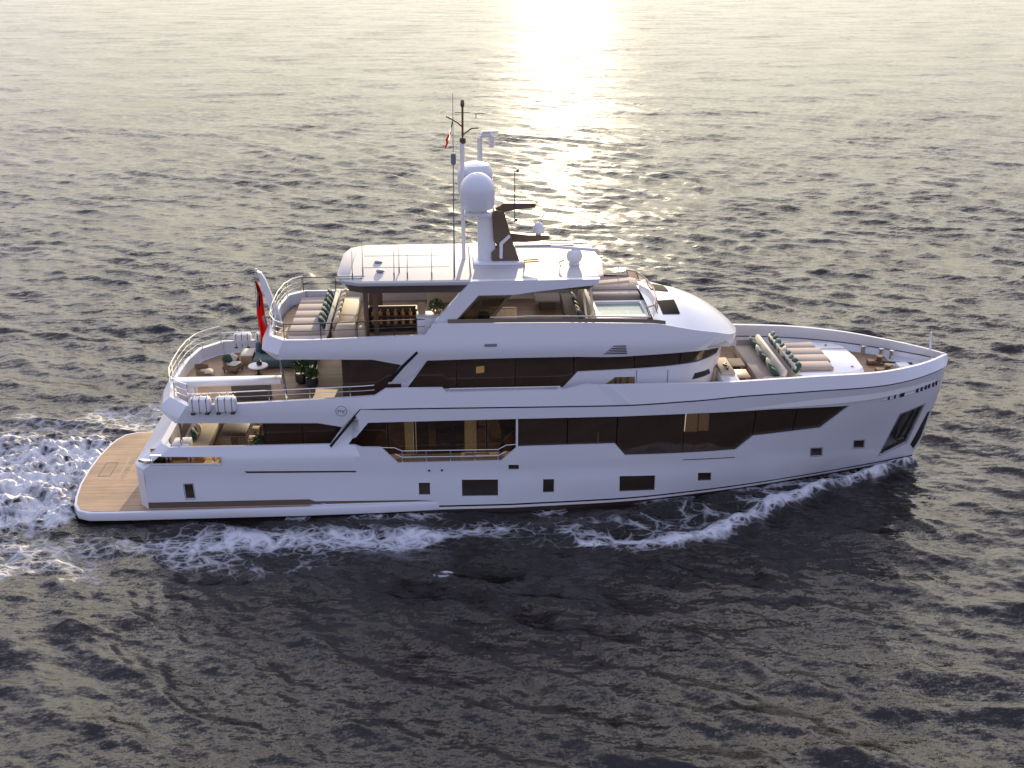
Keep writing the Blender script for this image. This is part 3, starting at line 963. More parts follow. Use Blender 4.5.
# dark styling lines on the topsides; brown strips above the ledge stand for shade
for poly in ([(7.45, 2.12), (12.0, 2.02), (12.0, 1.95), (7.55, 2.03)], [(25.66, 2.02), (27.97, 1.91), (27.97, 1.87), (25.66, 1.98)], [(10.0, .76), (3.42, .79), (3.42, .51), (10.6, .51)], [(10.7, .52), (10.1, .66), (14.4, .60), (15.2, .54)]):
    shell(MB(), poly, [], hull_y, .02, step=.5, off=-.006).build('styling_or_shade_line', darkmetal if poly[0][0] > 20 or poly[0][1] > 1 else brown, yacht, smooth=25)
for x in (15.0, 15.53):
    y = hull_y(x, 1.95)
    mb = MB()
    for s in (-1, 1): mb.lathe([(.05, 0), (.05, .02), (.02, .03)], (x, s * y, 1.95), 10, Matrix.Rotation(R(90) * (1 if s < 0 else -1), 4, 'X'))
    mb.build('drain', darkmetal, yacht)

# decks -----------------------------------------------------------
def deck_poly(x0, x1, bf, inset, step=.6, x_end=None):
    xs = list(np.arange(x0, x1, step)) + [x1]
    s = [(x, -(max(bf(x) - inset, .0))) for x in xs]
    return s + [(x, -y) for x, y in reversed(s) if abs(y) > 1e-6]


MB().prism(deck_poly(4.05, 35.2, lambda x: hull_y(x, 2.3), .12), 2.05, 2.24).build('main_deck', teak, yacht, smooth=0)
half = [(4.1, 0), (4.2, -1.6), (4.55, -2.7), (5.2, -3.5), (6.0, -3.8)]
xs = list(np.arange(7, 37.0, .6)) + [37.2]
slab = half + [(x, -(KB(x) - .12)) for x in xs] + [(x, KB(x) - .12) for x in reversed(xs)] + [(x, -y) for x, y in reversed(half[1:])]
ud = MB().prism(slab, 4.28, 4.545).build('upper_deck', white_soft, yacht, smooth=0)
half2 = [(4.3, 0), (4.4, -1.5), (4.75, -2.6), (5.35, -3.35), (6.1, -3.65)]
slab2 = half2 + [(x, -(CAPB(min(x, 37.9)) - .14)) for x in xs[:-2]] + [(x, CAPB(x) - .14) for x in reversed(xs[:-2])] + [(x, -y) for x, y in reversed(half2[1:])]
MB().prism(slab2, 4.548, 4.56).build('teak_deck', teak, ud, smooth=0)

# upper bulwark, from the stern corner to the stem
sh_ = [(5.43, 5.08), (7.65, 5.12), (12.12, 5.28), (12.9, 5.32), (13.35, 5.60), (15.62, 5.59), (15.8, 5.41), (20.59, 5.43), (21.4, 5.62)]
fw = [(x, CAPZ(x)) for x in np.arange(22, 37.9, .5)] + [(37.98, CAPZ(38))]
bot = [(38.1, KZ(38.1)), (37.9, KZ(38))] + [(x, KZ(x)) for x in np.arange(37.5, 12.3, -.6)] + [(12.30, 4.80), (11.55, 3.98), (10.57, 4.19), (4.9, 4.32)]
mb = shell(MB(), sh_ + fw + bot, [], bul_y, .16, step=.34, stepz=.3)
mb.build('upper_bulwark', white, yacht, smooth=22, weld=.0015)
# stern part of that bulwark: chamfered corners, outer face, top, inner face
lv = []
for z, dx, dy in ((4.32, 0, 0), (4.55, -.14, .0), (KZ(5.2), -.02, 0), (5.08, .30, -.12)):
    yb = bul_y(5.2, z)
    x5 = 4.9 + .53 * (z - 4.32) / .76
    half = [(x5, -yb), (4.25 + dx, -2.95), (3.98 + dx, -1.5), (3.92 + dx, 0)]
    lv.append([(x, y, z) for x, y in half] + [(x, -y, z) for x, y in reversed(half[:-1])])
cx = 6.5
lv.append([(x + (cx - x) * .07, y * .94, 5.08) for x, y, z in lv[-1]])
lv.append([(x, y, 4.5) for x, y, z in lv[-1]])
ribbon(MB(), lv).build('stern_bulwark', white, yacht, smooth=20)
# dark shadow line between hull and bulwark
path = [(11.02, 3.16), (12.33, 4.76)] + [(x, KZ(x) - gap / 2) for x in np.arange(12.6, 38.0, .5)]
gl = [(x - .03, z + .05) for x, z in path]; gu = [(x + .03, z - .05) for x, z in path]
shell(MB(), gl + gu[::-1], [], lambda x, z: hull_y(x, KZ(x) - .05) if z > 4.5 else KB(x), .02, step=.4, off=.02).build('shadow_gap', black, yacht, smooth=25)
for s in (-1, 1):
    def fac_y(x, z): return bul_y(x, z) if z > KZ(x) else KB(x)
    shell(MB(), [(21.66, 5.60), (22.45, 5.55), (23.25, 4.80), (22.35, 4.80)], [], lambda x, z: fac_y(x, z) + .05 * (x - 21.6 - (5.6 - z)), .03, step=.3, side=s, both=False, off=.012).build('styling_facet', white, yacht, smooth=20)
# round maker's badge on the bulwark
for s in (-1, 1):
    y = bul_y(11.55, 4.72) + .004
    M = Matrix.Rotation(R(90), 4, 'X')
    mb = MB()
    mb.tube([(11.55 + .22 * math.cos(t), s * (bul_y(11.55, 4.72 + .22 * math.sin(t)) + .006), 4.72 + .22 * math.sin(t)) for t in np.linspace(0, 2 * math.pi, 28)[:-1]], .012, 5, closed=True)
    ltr = [[(-.12, -.06), (-.12, .08), (-.04, -.02), (-.01, .08), (-.01, -.02)], [(.03, .05), (.07, -.03)], [(.13, .06), (.05, -.11)]]
    for l in ltr: mb.tube([(11.55 - dx * s, s * (bul_y(11.55, 4.72 + dz) + .006), 4.72 + dz) for dx, dz in l], .014, 5)
    mb.build('badge', greyline, yacht)

for s in (-1, 1):
    for x0, x1 in ((8.3, 9.8), (9.84, 11.4)):
        g = MB().box(((x0 + x1) / 2, 3.0 * s, 3.25), (x1 - x0, .03, 2.0)).build('saloon_window', glass, yacht, smooth=0)
f = MB().box((8.27, 0, 3.25), (.03, 5.9, 2.0)).build('sliding_door', glass, yacht, smooth=0)
for y in (-2.98, -1.0, 1.0, 2.98): MB().box((8.24, y, 3.25), (.06, .06, 2.0)).build('frame', darkmetal, f, smooth=0)
# the saloon inside: partitions, curtains, furniture seen through the glass
mb = MB()
mb.box((11.35, 0, 3.3), (.06, 6.1, 2.05))
mb.box((22.0, 1.5, 3.3), (.06, 3.2, 2.05)).box((22.0, -2.6, 3.3), (.06, 2.4, 2.05)).box((28.62, 0, 3.3), (.06, 4.5, 2.05)).box((25.62, 0, 3.3), (.06, 5.5, 2.05)).box((32.6, 0, 3.2), (.06, 3.4, 2.0))
mb.box((20.4, .5, 3.3), (3.2, .06, 2.05)).box((27.1, .9, 3.3), (10.0, .06, 2.05))  # long forward wall added to keep the sun out of the near rooms
mb.build('partition', walnut, yacht, smooth=0)
mb = MB()
mb.prism(deck_poly(11.3, 33, lambda x: hull_y(x, 2.6), .5), 4.22, 4.27)
mb.build('ceiling_panel', beige, yacht, smooth=0)


def curtain(x0, x1, y, z0, z1, waves, m=None):
    def fn(u, v):
        x = x0 + (x1 - x0) * u
        return (x, y + .05 * math.sin(u * waves * 6.283), z0 + (z1 - z0) * v)
    return MB().grid(fn, waves * 8, 1).build('curtain', m or sheer, yacht, smooth=60)


curtain(14.0, 14.5, -2.85, 2.3, 4.2, 4, glow_sheer); curtain(15.0, 15.3, -2.75, 2.3, 4.2, 3); curtain(16.5, 17.0, -2.85, 2.3, 4.2, 4, glow_sheer)
curtain(25.75, 26.3, -3.02, 3.05, 4.15, 5, glow_sheer); curtain(26.36, 26.8, -2.95, 3.05, 4.15, 4, glow_sheer); 
for x0, x1, y in ((22.95, 24.6, -3.0), (29.2, 30.0, -2.3), (19.3, 20.3, -3.1)):
    MB().box(((x0 + x1) / 2, y, 3.4), (x1 - x0, .03, 1.5)).build('roller_blind', taupe, yacht, smooth=0)
sf = MB().box((15.6, 1.2, 2.5), (2.4, .9, .4), bev=.08).box((15.6, 1.6, 2.8), (2.4, .25, .7), bev=.08).build('saloon_sofa', cream, yacht)
MB().box((15.6, -.6, 2.62), (1.3, .7, .06), bev=.02).box((15.6, -.6, 2.45), (.3, .3, .4)).build('saloon_table', walnut, yacht)
MB().box((12.2, 1.6, 2.7), (.6, 2, .9), bev=.03).build('saloon_cabinet', walnut, yacht)

# ------------------------------------------------------------------ upper deck house
HB = pchip([0, 24.5, 25.8, 26.6, 27.2, 27.5, 27.6], [3.12, 3.12, 2.95, 2.55, 1.85, 1.0, 0])


def house_y(x, z): return HB(min(x + (0 if x < 24.5 else -(z - 5.6) * .25), 27.6)) - (z - 4.5) * .03


UW = [(14.14, 5.25), (15.05, 6.5), (21.66, 6.55), (24.7, 6.62), (27.3, 6.6), (27.1, 6.25), (26.22, 6.12), (23.74, 5.97), (21.18, 5.88), (20.58, 5.2)]
o_ = [(13.95, 4.54), (27.55, 4.54), (27.6, 5.5), (27.7, 6.1), (27.75, 6.64), (22, 6.85), (11.6, 6.85), (11.6, 6.72), (13.95, 6.72)]
shell(MB(), o_, [UW], house_y, .08, step=.4).build('deckhouse', white, yacht, smooth=30, weld=.001)
for x0, x1 in ((14.0, 16.2), (16.24, 18.6), (18.64, 21.0), (21.04, 23.5), (23.54, 25.4), (25.44, 27.6)):
    pane([(x0, 5.1), (x1, 5.1), (x1, 6.72), (x0, 6.72)], house_y, .06, glass, 'wheelhouse_window', yacht, step=.35)
pane([(11.62, 4.56), (14.05, 4.56), (14.05, 6.75), (11.62, 6.75)], house_y, .05, glass, 'lounge_window', yacht)
f = MB().box((11.62, 0, 5.65), (.03, 5.9, 2.1)).build('sliding_door', glass, yacht, smooth=0)
mb = MB()
for y in (-2.95, -1.0, 0, 1.0, 2.95): mb.box((11.6, y, 5.65), (.06, .06, 2.1))
mb.build('frame', darkmetal, f, smooth=0)
mb = MB()
mb.box((17, .5, 5.6), (.06, 5.0, 2.1)).box((20.4, 0, 5.6), (.06, 5.6, 2.1)).box((23.6, .4, 5.6), (.06, 4.6, 2.1))
mb.build('partition', walnut, yacht, smooth=0)
MB().box((19.5, 0, 6.78), (16, 5.7, .04)).build('ceiling_panel', beige, yacht, smooth=0)
# wheelhouse console and warm lit panel
MB().box((26.0, 0, 5.3), (.8, 3.8, 1.3), bev=.08).build('helm_console', walnut, yacht)
MB().box((17.2, -2.2, 5.72), (.34, .05, .28), rot=.3).build('reading_lamp', pmat('lit lamp', (.8, .55, .25), .6, emit=(1, .72, .36), es=.55), yacht)
# side door outline and vents on the house side
mb = MB()
for s in (-1, 1):
    for x in (23.6, 24.9): mb.side([(x, 5.0), (x + .03, 5.0), (x + .03, 5.9), (x, 5.9)], s * (house_y(x, 5.5) + .004), s * (house_y(x, 5.5) - .01))
mb.build('door_outline', greyline, yacht, smooth=0)
for s in (-1, 1):
    VENT = [(22.3, 5.3), (22.75, 5.62), (23.55, 5.62), (23.55, 5.22), (22.3, 5.22)]
    v = shell(MB(), VENT, [], house_y, .02, step=.4, side=s, both=False, off=-.008).build('side_light', gold, yacht, smooth=20)
    mb = MB()
    for x in (22.75, 22.95, 23.25): mb.box((x, s * (house_y(x, 5.42) + .012), 5.42), (.1, .03, .38))
    mb.build('bar', walnut, v)
    shell(MB(), [(26.0, 5.35), (26.9, 5.35), (26.8, 5.62), (26.1, 5.62)], [], house_y, .02, step=.3, side=s, both=False, off=-.008).build('port_light', black, yacht, smooth=20)

# ------------------------------------------------------------------ sundeck
SBF = pchip([0, 22, 24, 26, 27, 27.7, 28.15, 28.33, 28.36], [3.52, 3.52, 3.45, 3.15, 2.65, 2.0, 1.05, .4, 0.])


def sun_y(x, z):
    b = SBF(min(x, 28.36))
    return max(b - (.30 * (7.02 - z) if z < 7.02 else .16 * (z - 7.02)) * (1 if x < 27 else max(0, (28.36 - x) / 1.36)), 0)


CZ = pchip([8, 10.4, 14.99, 15.32, 18.78, 24, 25.7, 26.8, 27.6, 28.1, 28.37], [7.6, 7.58, 7.70, 8.15, 8.13, 7.99, 7.66, 7.38, 7.07, 6.84, 6.68])
tp_ = [(9.37, 7.59), (10.43, 7.58), (14.99, 7.70), (15.32, 8.15)] + [(x, CZ(x)) for x in np.arange(16, 28.3, .4)] + [(28.35, 6.69)]
bt_ = [(28.34, 6.52), (27.9, 6.52), (27.1, 6.60), (26, 6.68), (24.63, 6.67), (22.9, 6.62), (22.2, 6.62), (21.09, 6.66), (17.97, 6.66), (15.04, 6.61), (14.12, 5.5), (13.40, 5.5), (14.0, 6.42), (12.86, 6.70), (9.03, 6.80)]
shell(MB(), tp_ + bt_, [], sun_y, .14, step=.34, stepz=.25).build('sundeck_coaming', white, yacht, smooth=18, weld=.0015)
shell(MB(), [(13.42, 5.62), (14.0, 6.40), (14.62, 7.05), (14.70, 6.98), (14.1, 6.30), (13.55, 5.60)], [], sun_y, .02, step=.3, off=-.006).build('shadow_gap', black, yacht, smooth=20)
lv = []
for z, dx in ((6.80, .25), (7.02, -.22), (7.59, .12)):
    y = sun_y(9.2, z)
    x9 = 9.03 + .34 * (z - 6.8) / .79
    half = [(x9, -y), (8.62 + dx, -2.85), (8.45 + dx, -1.5), (8.42 + dx, 0)]
    lv.append([(x, yy, z) for x, yy in half] + [(x, -yy, z) for x, yy in reversed(half[:-1])])
lv.append([(x + .12, yy * .94, 7.59) for x, yy, z in lv[-1]])
lv.append([(x, yy, 7.0) for x, yy, z in lv[-1]])
ribbon(MB(), lv).build('sundeck_stern', white, yacht, smooth=18)
half = [(8.7, 0), (8.75, -1.5), (9.0, -2.8), (9.4, -3.25), (24.4, -3.2), (24.9, -2.4), (25.1, 0)]
sd_ = MB().prism(symm(half), 6.86, 7.08).build('sundeck', soffit, yacht, smooth=0)
MB().prism(symm([(8.8, 0), (8.85, -1.5), (9.1, -2.75), (9.45, -3.15), (24.3, -3.1), (24.8, -2.3), (25.0, 0)]), 7.083, 7.095).build('teak_deck', teak, sd_, smooth=0)


# the rounded brow in front of the sundeck
def brow(u, v):
    x = 24.25 + (28.345 - 24.25) * u
    b = max(sun_y(x, CZ(x)) - .02, 0.001)
    y = (v * 2 - 1) * b
    return (x, y, CZ(x) + (.18 + .34 * min(1, u * 2.5)) * (1 - (y / b) ** 2) * max(0, 1 - u ** 3.5) - .01)


MB().grid(brow, 24, 24).build('brow', white, yacht, smooth=40)
MB().prism(deck_poly(24.4, 28.2, lambda x: SBF(x), .3, .4), 6.62, 6.65).build('brow_soffit', soffit, yacht, smooth=0)
for s in (-1, 1):
    g = MB()
    for k in range(5):
        z = 6.78 + .085 * k; y = sun_y(22.6, z) + .006
        g.box((22.65 + .04 * k, s * y, z), (.95 - .11 * k, .02, .035))
    g.build('vent_grille', black, yacht, smooth=0)
    MB().box((17.6, s * (sun_y(17.6, 7.25) + .01), 7.25), (.5, .03, .12), bev=.01).build('deck_light', greyline, yacht)
# dark band and low glass along the coaming top, between the arch and the brow
for s in (-1, 1):
    mb = MB()
    def band(u, v, s=s):
        x = 15.9 + u * (24.7 - 15.9)
        return (x, s * (sun_y(x, 8.1) - .02 - .10 * v), CZ(x) + .005 + .13 * v)
    mb.grid(band, 24, 1)
    mb.build('coaming_trim', brown, yacht)
    mb = MB()
    mb.tube([(x, s * (sun_y(x, 8.1) - .16), CZ(x) + .19 + .03 * (x > 19)) for x in np.arange(17.6, 24.6, .5)], .03, 6)
    mb.build('grab_rail', cream, yacht)
# low raked windscreen with a padded cap, at the front of the sundeck
ws = [(23.95, -2.80), (24.35, -2.45), (24.6, -1.3), (24.7, 0)]
wsp = ws + [(x, -y) for x, y in reversed(ws[:-1])]
lo = [(x + .12, y * 1.01, CZ(x) + .16 + .2 * (1 - abs(y) / 2.9)) for x, y in wsp]; hi = [(x, y, 8.5) for x, y in wsp]
f = ribbon(MB(), [lo, hi]).build('windscreen', clear, yacht, smooth=10)
MB().tube(hi, .035, 8).build('cap_rail', beige, f)
mb = MB()
for p, q in list(zip(lo, hi))[::1]: mb.tube([p, q], .018, 6)
mb.build('glass_post', darkmetal, f)
def hatch(u, v, s):
    x = 24.75 + .75 * u; y = -2.25 + 1.45 * v + .2 * u
    return (x, s * y, CZ(x) + (.18 + .34 * min(1, (x - 24.25) / 4.1 * 2.5)) * (1 - (y / (sun_y(x, CZ(x)))) ** 2) + .012)
for sgn in (-1, 1): MB().grid(lambda u, v: hatch(u, v, sgn), 6, 8).build('brow_hatch', hatchm, yacht)

# ------------------------------------------------------------------ hardtop, arch, mast
half = [(11.45, 0), (11.45, -1.6), (11.7, -2.55), (12.4, -2.95), (16.8, -3.0), (21.9, -2.85), (22.25, -2.2), (22.45, 0)]
ht = MB()
def hardt(u, v):
    return None
ht.prism(symm(half), 9.62, 9.76, bev=.02)
h = ht.build('hardtop', roofw, yacht, smooth=30)
half_s = [(11.75, 0), (11.75, -1.6), (12.0, -2.4), (12.6, -2.75), (16.8, -2.8), (21.6, -2.65), (22.0, -2.0), (22.15, 0)]
MB().prism(symm(half_s), 9.28, 9.618, top=symm([(x + (17 - x) * -.012, y * 1.04) for x, y in half_s])).build('soffit', soffit, h, smooth=20)
mb = MB()
def crown(u, v):
    x = 12.0 + u * 10.0; b = 2.72 - .25 * max(0, u - .8) / .2
    y = (v * 2 - 1) * b
    return (x, y, 9.765 + .06 * (1 - (y / b) ** 2))
mb.grid(crown, 10, 12).build('roof_panel', roofw, h, smooth=40)
for y in (-.9, .9): MB().box((14.2, y, 9.822), (3.6, .03, .012)).build('panel_seam', greyline, h, smooth=0)
MB().box((19.9, 2.3, 9.82), (3.2, .12, .06)).build('roof_rail', greyline, h, smooth=0)
for x, y in ((12.0, -2.35), (12.05, -2.05)): MB().box((x, y, 9.80), (1.1, .07, .025)).build('roof_rail', greyline, h, smooth=0)
for x, y in ((13.05, -.2), (13.2, -1.55)): MB().lathe([(.17, 0), (.17, .05), (.12, .08)], (x, y, 9.83), 16).build('roof_sensor', greyline, h)
for s in (-1, 1):
    yf = lambda x, z: 3.1 - .05 * (z - 8)
    A = [(15.31, 8.05), (16.1, 8.05), (17.15, 9.2), (18.5, 9.2), (19.5, 9.33), (21.9, 9.56), (22.0, 9.80), (16.85, 9.78)]
    ar = shell(MB(), A, [], yf, .26, step=.6, side=s, both=False).build('arch', white, yacht, smooth=20)
    G = [(16.08, 8.06), (17.13, 9.19), (18.48, 9.19), (17.62, 8.06)]
    wg = shell(MB(), G, [], yf, .03, step=.6, side=s, both=False, off=.08).build('arch_window', smoke, yacht, smooth=20)
    G2 = [(16.30, 8.17), (17.19, 9.11), (18.28, 9.11), (17.55, 8.17)]
    shell(MB(), G, [G2], yf, .08, step=.6, side=s, both=False, off=.05).build('frame', brown, wg, smooth=20)
    shell(MB(), [(15.2, 8.02), (16.05, 8.02), (16.0, 7.95), (15.15, 7.95)], [], yf, .1, step=.5, side=s, both=False, off=-.2).build('arch_foot', brown, yacht, smooth=20)
for (x, y) in ((12.55, -1.55), (12.95, -1.5), (12.55, 1.55), (12.95, 1.5)):
    MB().box((x, y, 8.2), (.2, .12, 2.2), bev=.03).build('support_post', brown, yacht)
for (x, y) in ((22.0, -2.4), (21.7, -2.4), (22.0, 2.4), (21.7, 2.4)):
    MB().tube([(x, y, 7.1), (x - .35, y, 9.5)], .05, 8).build('support_pole', cream, yacht)

mast = MB()
mast.prism([(17.2, -.42), (18.0, -.42), (18.0, .42), (17.2, .42)], 9.55, 11.95, bev=.05, top=[(17.2, -.32), (17.85, -.32), (17.85, .32), (17.2, .32)])
mast.prism([(17.0, -.8), (19.1, -.8), (19.1, .8), (17.0, .8)], 9.70, 9.90, bev=.06)
mast.box((17.2, 0, 12.02), (1.1, 2.6, .14), bev=.04)
M_ = mast.build('mast', white, yacht)
panel = [(17.8, 11.85), (17.86, 10.80), (18.02, 10.5), (17.76, 10.25), (17.76, 9.98), (17.93, 9.74), (18.98, 9.74), (18.69, 10.58), (18.30, 11.95), (17.9, 12.05)]
MB().side(panel, -.50, .50).build('mast_panel', brown, M_, smooth=20)
MB().side([(18.10, 10.02), (18.22, 10.0), (18.24, 10.62), (18.56, 10.92), (18.50, 11.04), (18.10, 10.68)], -.515, .515).build('mast_stripe', white, M_, smooth=0)
MB().side([(17.95, 12.05), (18.2, 11.86), (18.75, 11.98), (19.62, 12.07), (19.62, 12.24), (18.3, 12.26)], -.16, .16).side([(18.55, 11.0), (18.66, 10.62), (19.2, 10.60), (20.2, 10.70), (20.2, 10.87), (19.3, 10.90)], -.16, .16).build('radar_arm', brown, M_, smooth=20)
pr = [(.3, -.15), (.42, 0), (.62, .07), (.70, .25), (.71, .80)] + [(.71 * math.cos(a), .80 + .71 * math.sin(a)) for a in np.linspace(.12, 1.5, 9)]
MB().lathe(pr, (17.2, -.9, 12.18), 28).build('satellite_dome', white, M_)
pr = [(.3, -.15), (.42, 0), (.62, .07), (.72, .25), (.74, 1.0), (.70, 1.2), (.6, 1.38), (.35, 1.46), (.05, 1.48)]
MB().lathe(pr, (17.15, .9, 12.3), 28).build('satellite_dome', white, M_)
mb = MB().tube([(16.62, .25, 9.7), (16.62, .25, 14.1)], .085, 10).tube([(16.62, .25, 14.1), (16.62, .25, 14.75)], .10, 10)
mb.build('mast_pole', white_soft, M_)
mb = MB().tube([(16.64, .25, 14.3), (16.66, .25, 16.1)], .045, 8).lathe([(.10, 0), (.13, .08), (.13, .2), (.08, .26)], (16.65, .25, 14.65), 12).lathe([(.05, 0), (.08, .08), (.08, .22), (.04, .32)], (16.66, .25, 16.1), 10)
mb.tube([(16.66, .25, 15.3), (16.45, .25, 15.5), (16.0, .25, 15.75)], .035, 6).tube([(16.66, .25, 15.0), (17.0, .25, 15.25), (17.3, .25, 15.28)], .035, 6).tube([(16.35, .25, 15.9), (16.95, .25, 15.9)], .02, 6).tube([(17.15, .25, 15.85), (17.55, .25, 15.85)], .018, 6).tube([(17.2, .25, 15.85), (17.2, .25, 15.65)], .018, 6)
mb.build('signal_mast', darkbrass, M_)
mb = MB().tube([(17.35, .5, 13.9), (17.35, .5, 14.85), (17.42, .5, 14.95), (17.75, .5, 14.95), (17.82, .5, 14.88), (17.82, .5, 14.45)], .11, 10).prism([(17.45, .4), (18.1, .42), (18.1, .58), (17.45, .6)], 15.05, 15.12)
mb.build('thermal_camera', white_soft, M_)
MB().tube([(18.73, -.5, 11.55), (18.73, -.5, 13.65)], .022, 6).lathe([(.04, 0), (.06, .04), (.06, .12)], (18.85, -.5, 13.62), 8).tube([(18.73, -.5, 13.65), (18.85, -.5, 13.65)], .02, 6).lathe([(.06, 0), (.06, .1)], (18.8, -.5, 11.6), 8).build('signal_light', darkmetal, M_)
MB().lathe([(.10, 0), (.12, .1), (.24, .14), (.25, .34), (.16, .5), (.06, .56)], (19.75, 0, 10.85), 14).tube([(19.75, 0, 11.35), (19.98, 0, 11.75)], .025, 6).build('searchlight', white_soft, M_)
# open-array radar on the hardtop
rd = MB().lathe([(.26, 0), (.20, .12), (.30, .22), (.34, .42), (.26, .60), (.1, .66)], (21.2, -.75, 9.76), 18).build('radar', white_soft, h)
MB().box((21.2, -.75, 10.47), (2.05, .1, .13), rot=Matrix.Rotation(R(6), 4, 'Z') @ Matrix.Rotation(R(7), 4, 'Y'), bev=.03).build('radar_array', white_soft, rd)
for y in (-1.15, -.85): MB().tube([(19.1, y, 9.8), (19.1, y, 10.02), (19.7, y, 10.06)], .035, 6).build('horn', gold, h)
MB().tube([(20.6, -1.0, 9.8), (20.55, -1.0, 9.95), (20.75, -1.0, 10.05)], .03, 6).build('horn', gold, h)
# whip aerials
for (x, y, z1) in ((12.15, -2.5, 10.96), (12.52, -1.9, 11.37), (13.8, -2.5, 10.94), (13.97, -1.7, 10.93), (14.33, -2.5, 10.97), (15.3, -2.5, 11.08)):
    MB().tube([(x, y, 9.74), (x, y, 10.05)], .032, 6).tube([(x, y, 10.05), (x + .02, y, z1)], .016, 5, r2=.008).build('whip_aerial', greyline, h)
MB().tube([(16.2, -2.4, 9.74), (16.22, -2.4, 12.0)], .045, 6, r2=.03).tube([(16.22, -2.4, 12.0), (16.27, -2.4, 17.0)], .026, 5, r2=.01).lathe([(.06, 0), (.1, .05), (.1, .4), (.06, .45)], (16.25, -2.4, 14.3), 10).build('whip_aerial', greyline, h)
MB().tube([(16.86, -2.2, 9.74), (16.78, -2.2, 11.0)], .05, 6, r2=.02).build('whip_aerial', cream, h)

# ------------------------------------------------------------------ rails, staff, stern fittings
for s in (-1, 1):
    railing('side_rail', [(x, s * (CAPB(x) - .04), 5.08 + (x - 5.43) * .03) for x in np.arange(5.45, 12.6, .5)] + [(12.9, s * (CAPB(12.9) - .04), 5.32)], .42, yacht, 1, every=1.62)
    railing('side_rail', [(x, s * (CAPB(x) - .02), 5.41) for x in np.arange(15.9, 20.6, .5)], .12, yacht, 0, every=1.1)
    railing('sundeck_rail', [(x, s * 3.3, 7.6 + max(0, x - 10.4) * .025) for x in np.arange(9.4, 15.1, .4)], .62, yacht, 1, every=1.45, mat=darkmetal, r=.02)
hs = [(5.45, -3.62), (5.0, -3.25), (4.55, -2.65), (4.32, -1.7), (4.26, -.8), (4.25, 0)]
hp = hs + [(x, -y) for x, y in reversed(hs[:-1])]
railing('stern_rail', [(x, y, 5.08) for x, y in hp], .78, yacht, 2, r=.022, every=1.0)
hs = [(9.4, -3.3), (9.0, -2.95), (8.72, -2.2), (8.6, -1.0), (8.6, 0)]
hp = hs + [(x, -y) for x, y in reversed(hs[:-1])]
railing('sundeck_stern_rail', [(x, y, 7.59) for x, y in hp], .68, yacht, 2, r=.022, every=1.0)
railing('forward_rail', [(22.4, 2.9, 8.1), (24.0, 2.8, 8.1), (24.5, 2.2, 8.2)], .6, yacht, 0, every=1.2)
staff = [(7.98, 9.50), (8.14, 9.42), (8.30, 9.12), (8.78, 7.6), (8.88, 6.9), (8.3, 6.9), (8.42, 7.6)]
MB().side(staff, -.11, .11).lathe([(.06, 0), (.06, .14)], (7.94, 0, 9.44), 8).build('ensign_staff', white, yacht, smooth=20)
MB().tube([(4.9, -3.3, 3.1), (4.9, -3.3, 4.3)], .06, 8).tube([(4.9, 3.3, 3.1), (4.9, 3.3, 4.3)], .06, 8).tube([(9.4, -3.55, 4.55), (9.2, -3.5, 6.8)], .055, 8).tube([(9.4, 3.55, 4.55), (9.2, 3.5, 6.8)], .055, 8).build('stanchion', steel, yacht)
# aft cockpit coaming and steps
MB().box((4.85, -3.0, 2.95), (.7, .7, .42), bev=.05).box((4.85, 3.0, 2.95), (.7, .7, .42), bev=.05).build('cockpit_coaming', white, yacht)
mb = MB()
for k in range(5): mb.box((3.05 + .3 * k, 3.0, .75 + .33 * k), (.34, 1.1, .12), bev=.02)
mb.build('stern_steps', teak, yacht, smooth=0)
# bow: jack staff, windlass, bollards are fixed to the foredeck
MB().tube([(37.35, .3, 5.3), (37.3, .3, 6.15)], .06, 8, r2=.035).build('jack_staff', white, yacht)
for s in (-1, 1):
    w = MB().lathe([(.22, 0), (.22, .1), (.12, .16), (.12, .30), (.18, .36), (.15, .42)], (35.2, s * .55, 4.56), 16).box((34.85, s * .55, 4.68), (.4, .34, .24), bev=.05).build('windlass', darkbrass, yacht)
    MB().tube([(35.3, s * .5, 4.72), (36.2, s * .45, 4.64), (36.7, s * .5, 4.6)], .05, 6).build('chain', darkmetal, w)
    for (x, y) in ((35.6, 1.45), (36.0, 1.2), (34.9, 1.85)):
        MB().lathe([(.1, 0), (.1, .35), (.14, .38), (.14, .44), (.08, .46)], (x, s * y, 4.56), 12).build('bollard', steel, yacht)
MB().box((36.1, 0, 4.66), (.55, .6, .2), bev=.04).build('deck_hatch', white_soft, yacht)

# trunk on the foredeck
TR = [(30.55, -2.55), (33.5, -1.95), (34.0, -1.5), (34.15, 0)]
TT = [(30.6, -2.4), (33.3, -1.8), (33.75, -1.35), (33.85, 0)]
MB().prism(TR + [(x, -y) for x, y in reversed(TR[:-1])], 4.56, 5.18, bev=.05, top=TT + [(x, -y) for x, y in reversed(TT[:-1])]).build('foredeck_trunk', white, yacht, smooth=20)
mb = MB().box((32.95, 1.0, 5.19), (1.6, .04, .012)).box((31.4, -1.75, 5.19), (1.6, .04, .012))
for p in ((33.3, -1.3), (33.0, 1.5), (30.75, -2.3)): mb.lathe([(.06, 0), (.06, .05)], (p[0], p[1], 5.18), 8)
mb.build('deck_fitting', greyline, yacht)
MB().box((27.75, -1.9, 4.85), (.75, 1.5, .6), bev=.06).box((27.75, 1.9, 4.85), (.75, 1.5, .6), bev=.06).build('house_step', white, yacht)

# ------------------------------------------------------------------ loose things
def ordinal(i): return ('first', 'second', 'third', 'fourth', 'fifth', 'sixth', 'seventh', 'eighth', 'ninth', 'tenth', 'eleventh', 'twelfth')[i]


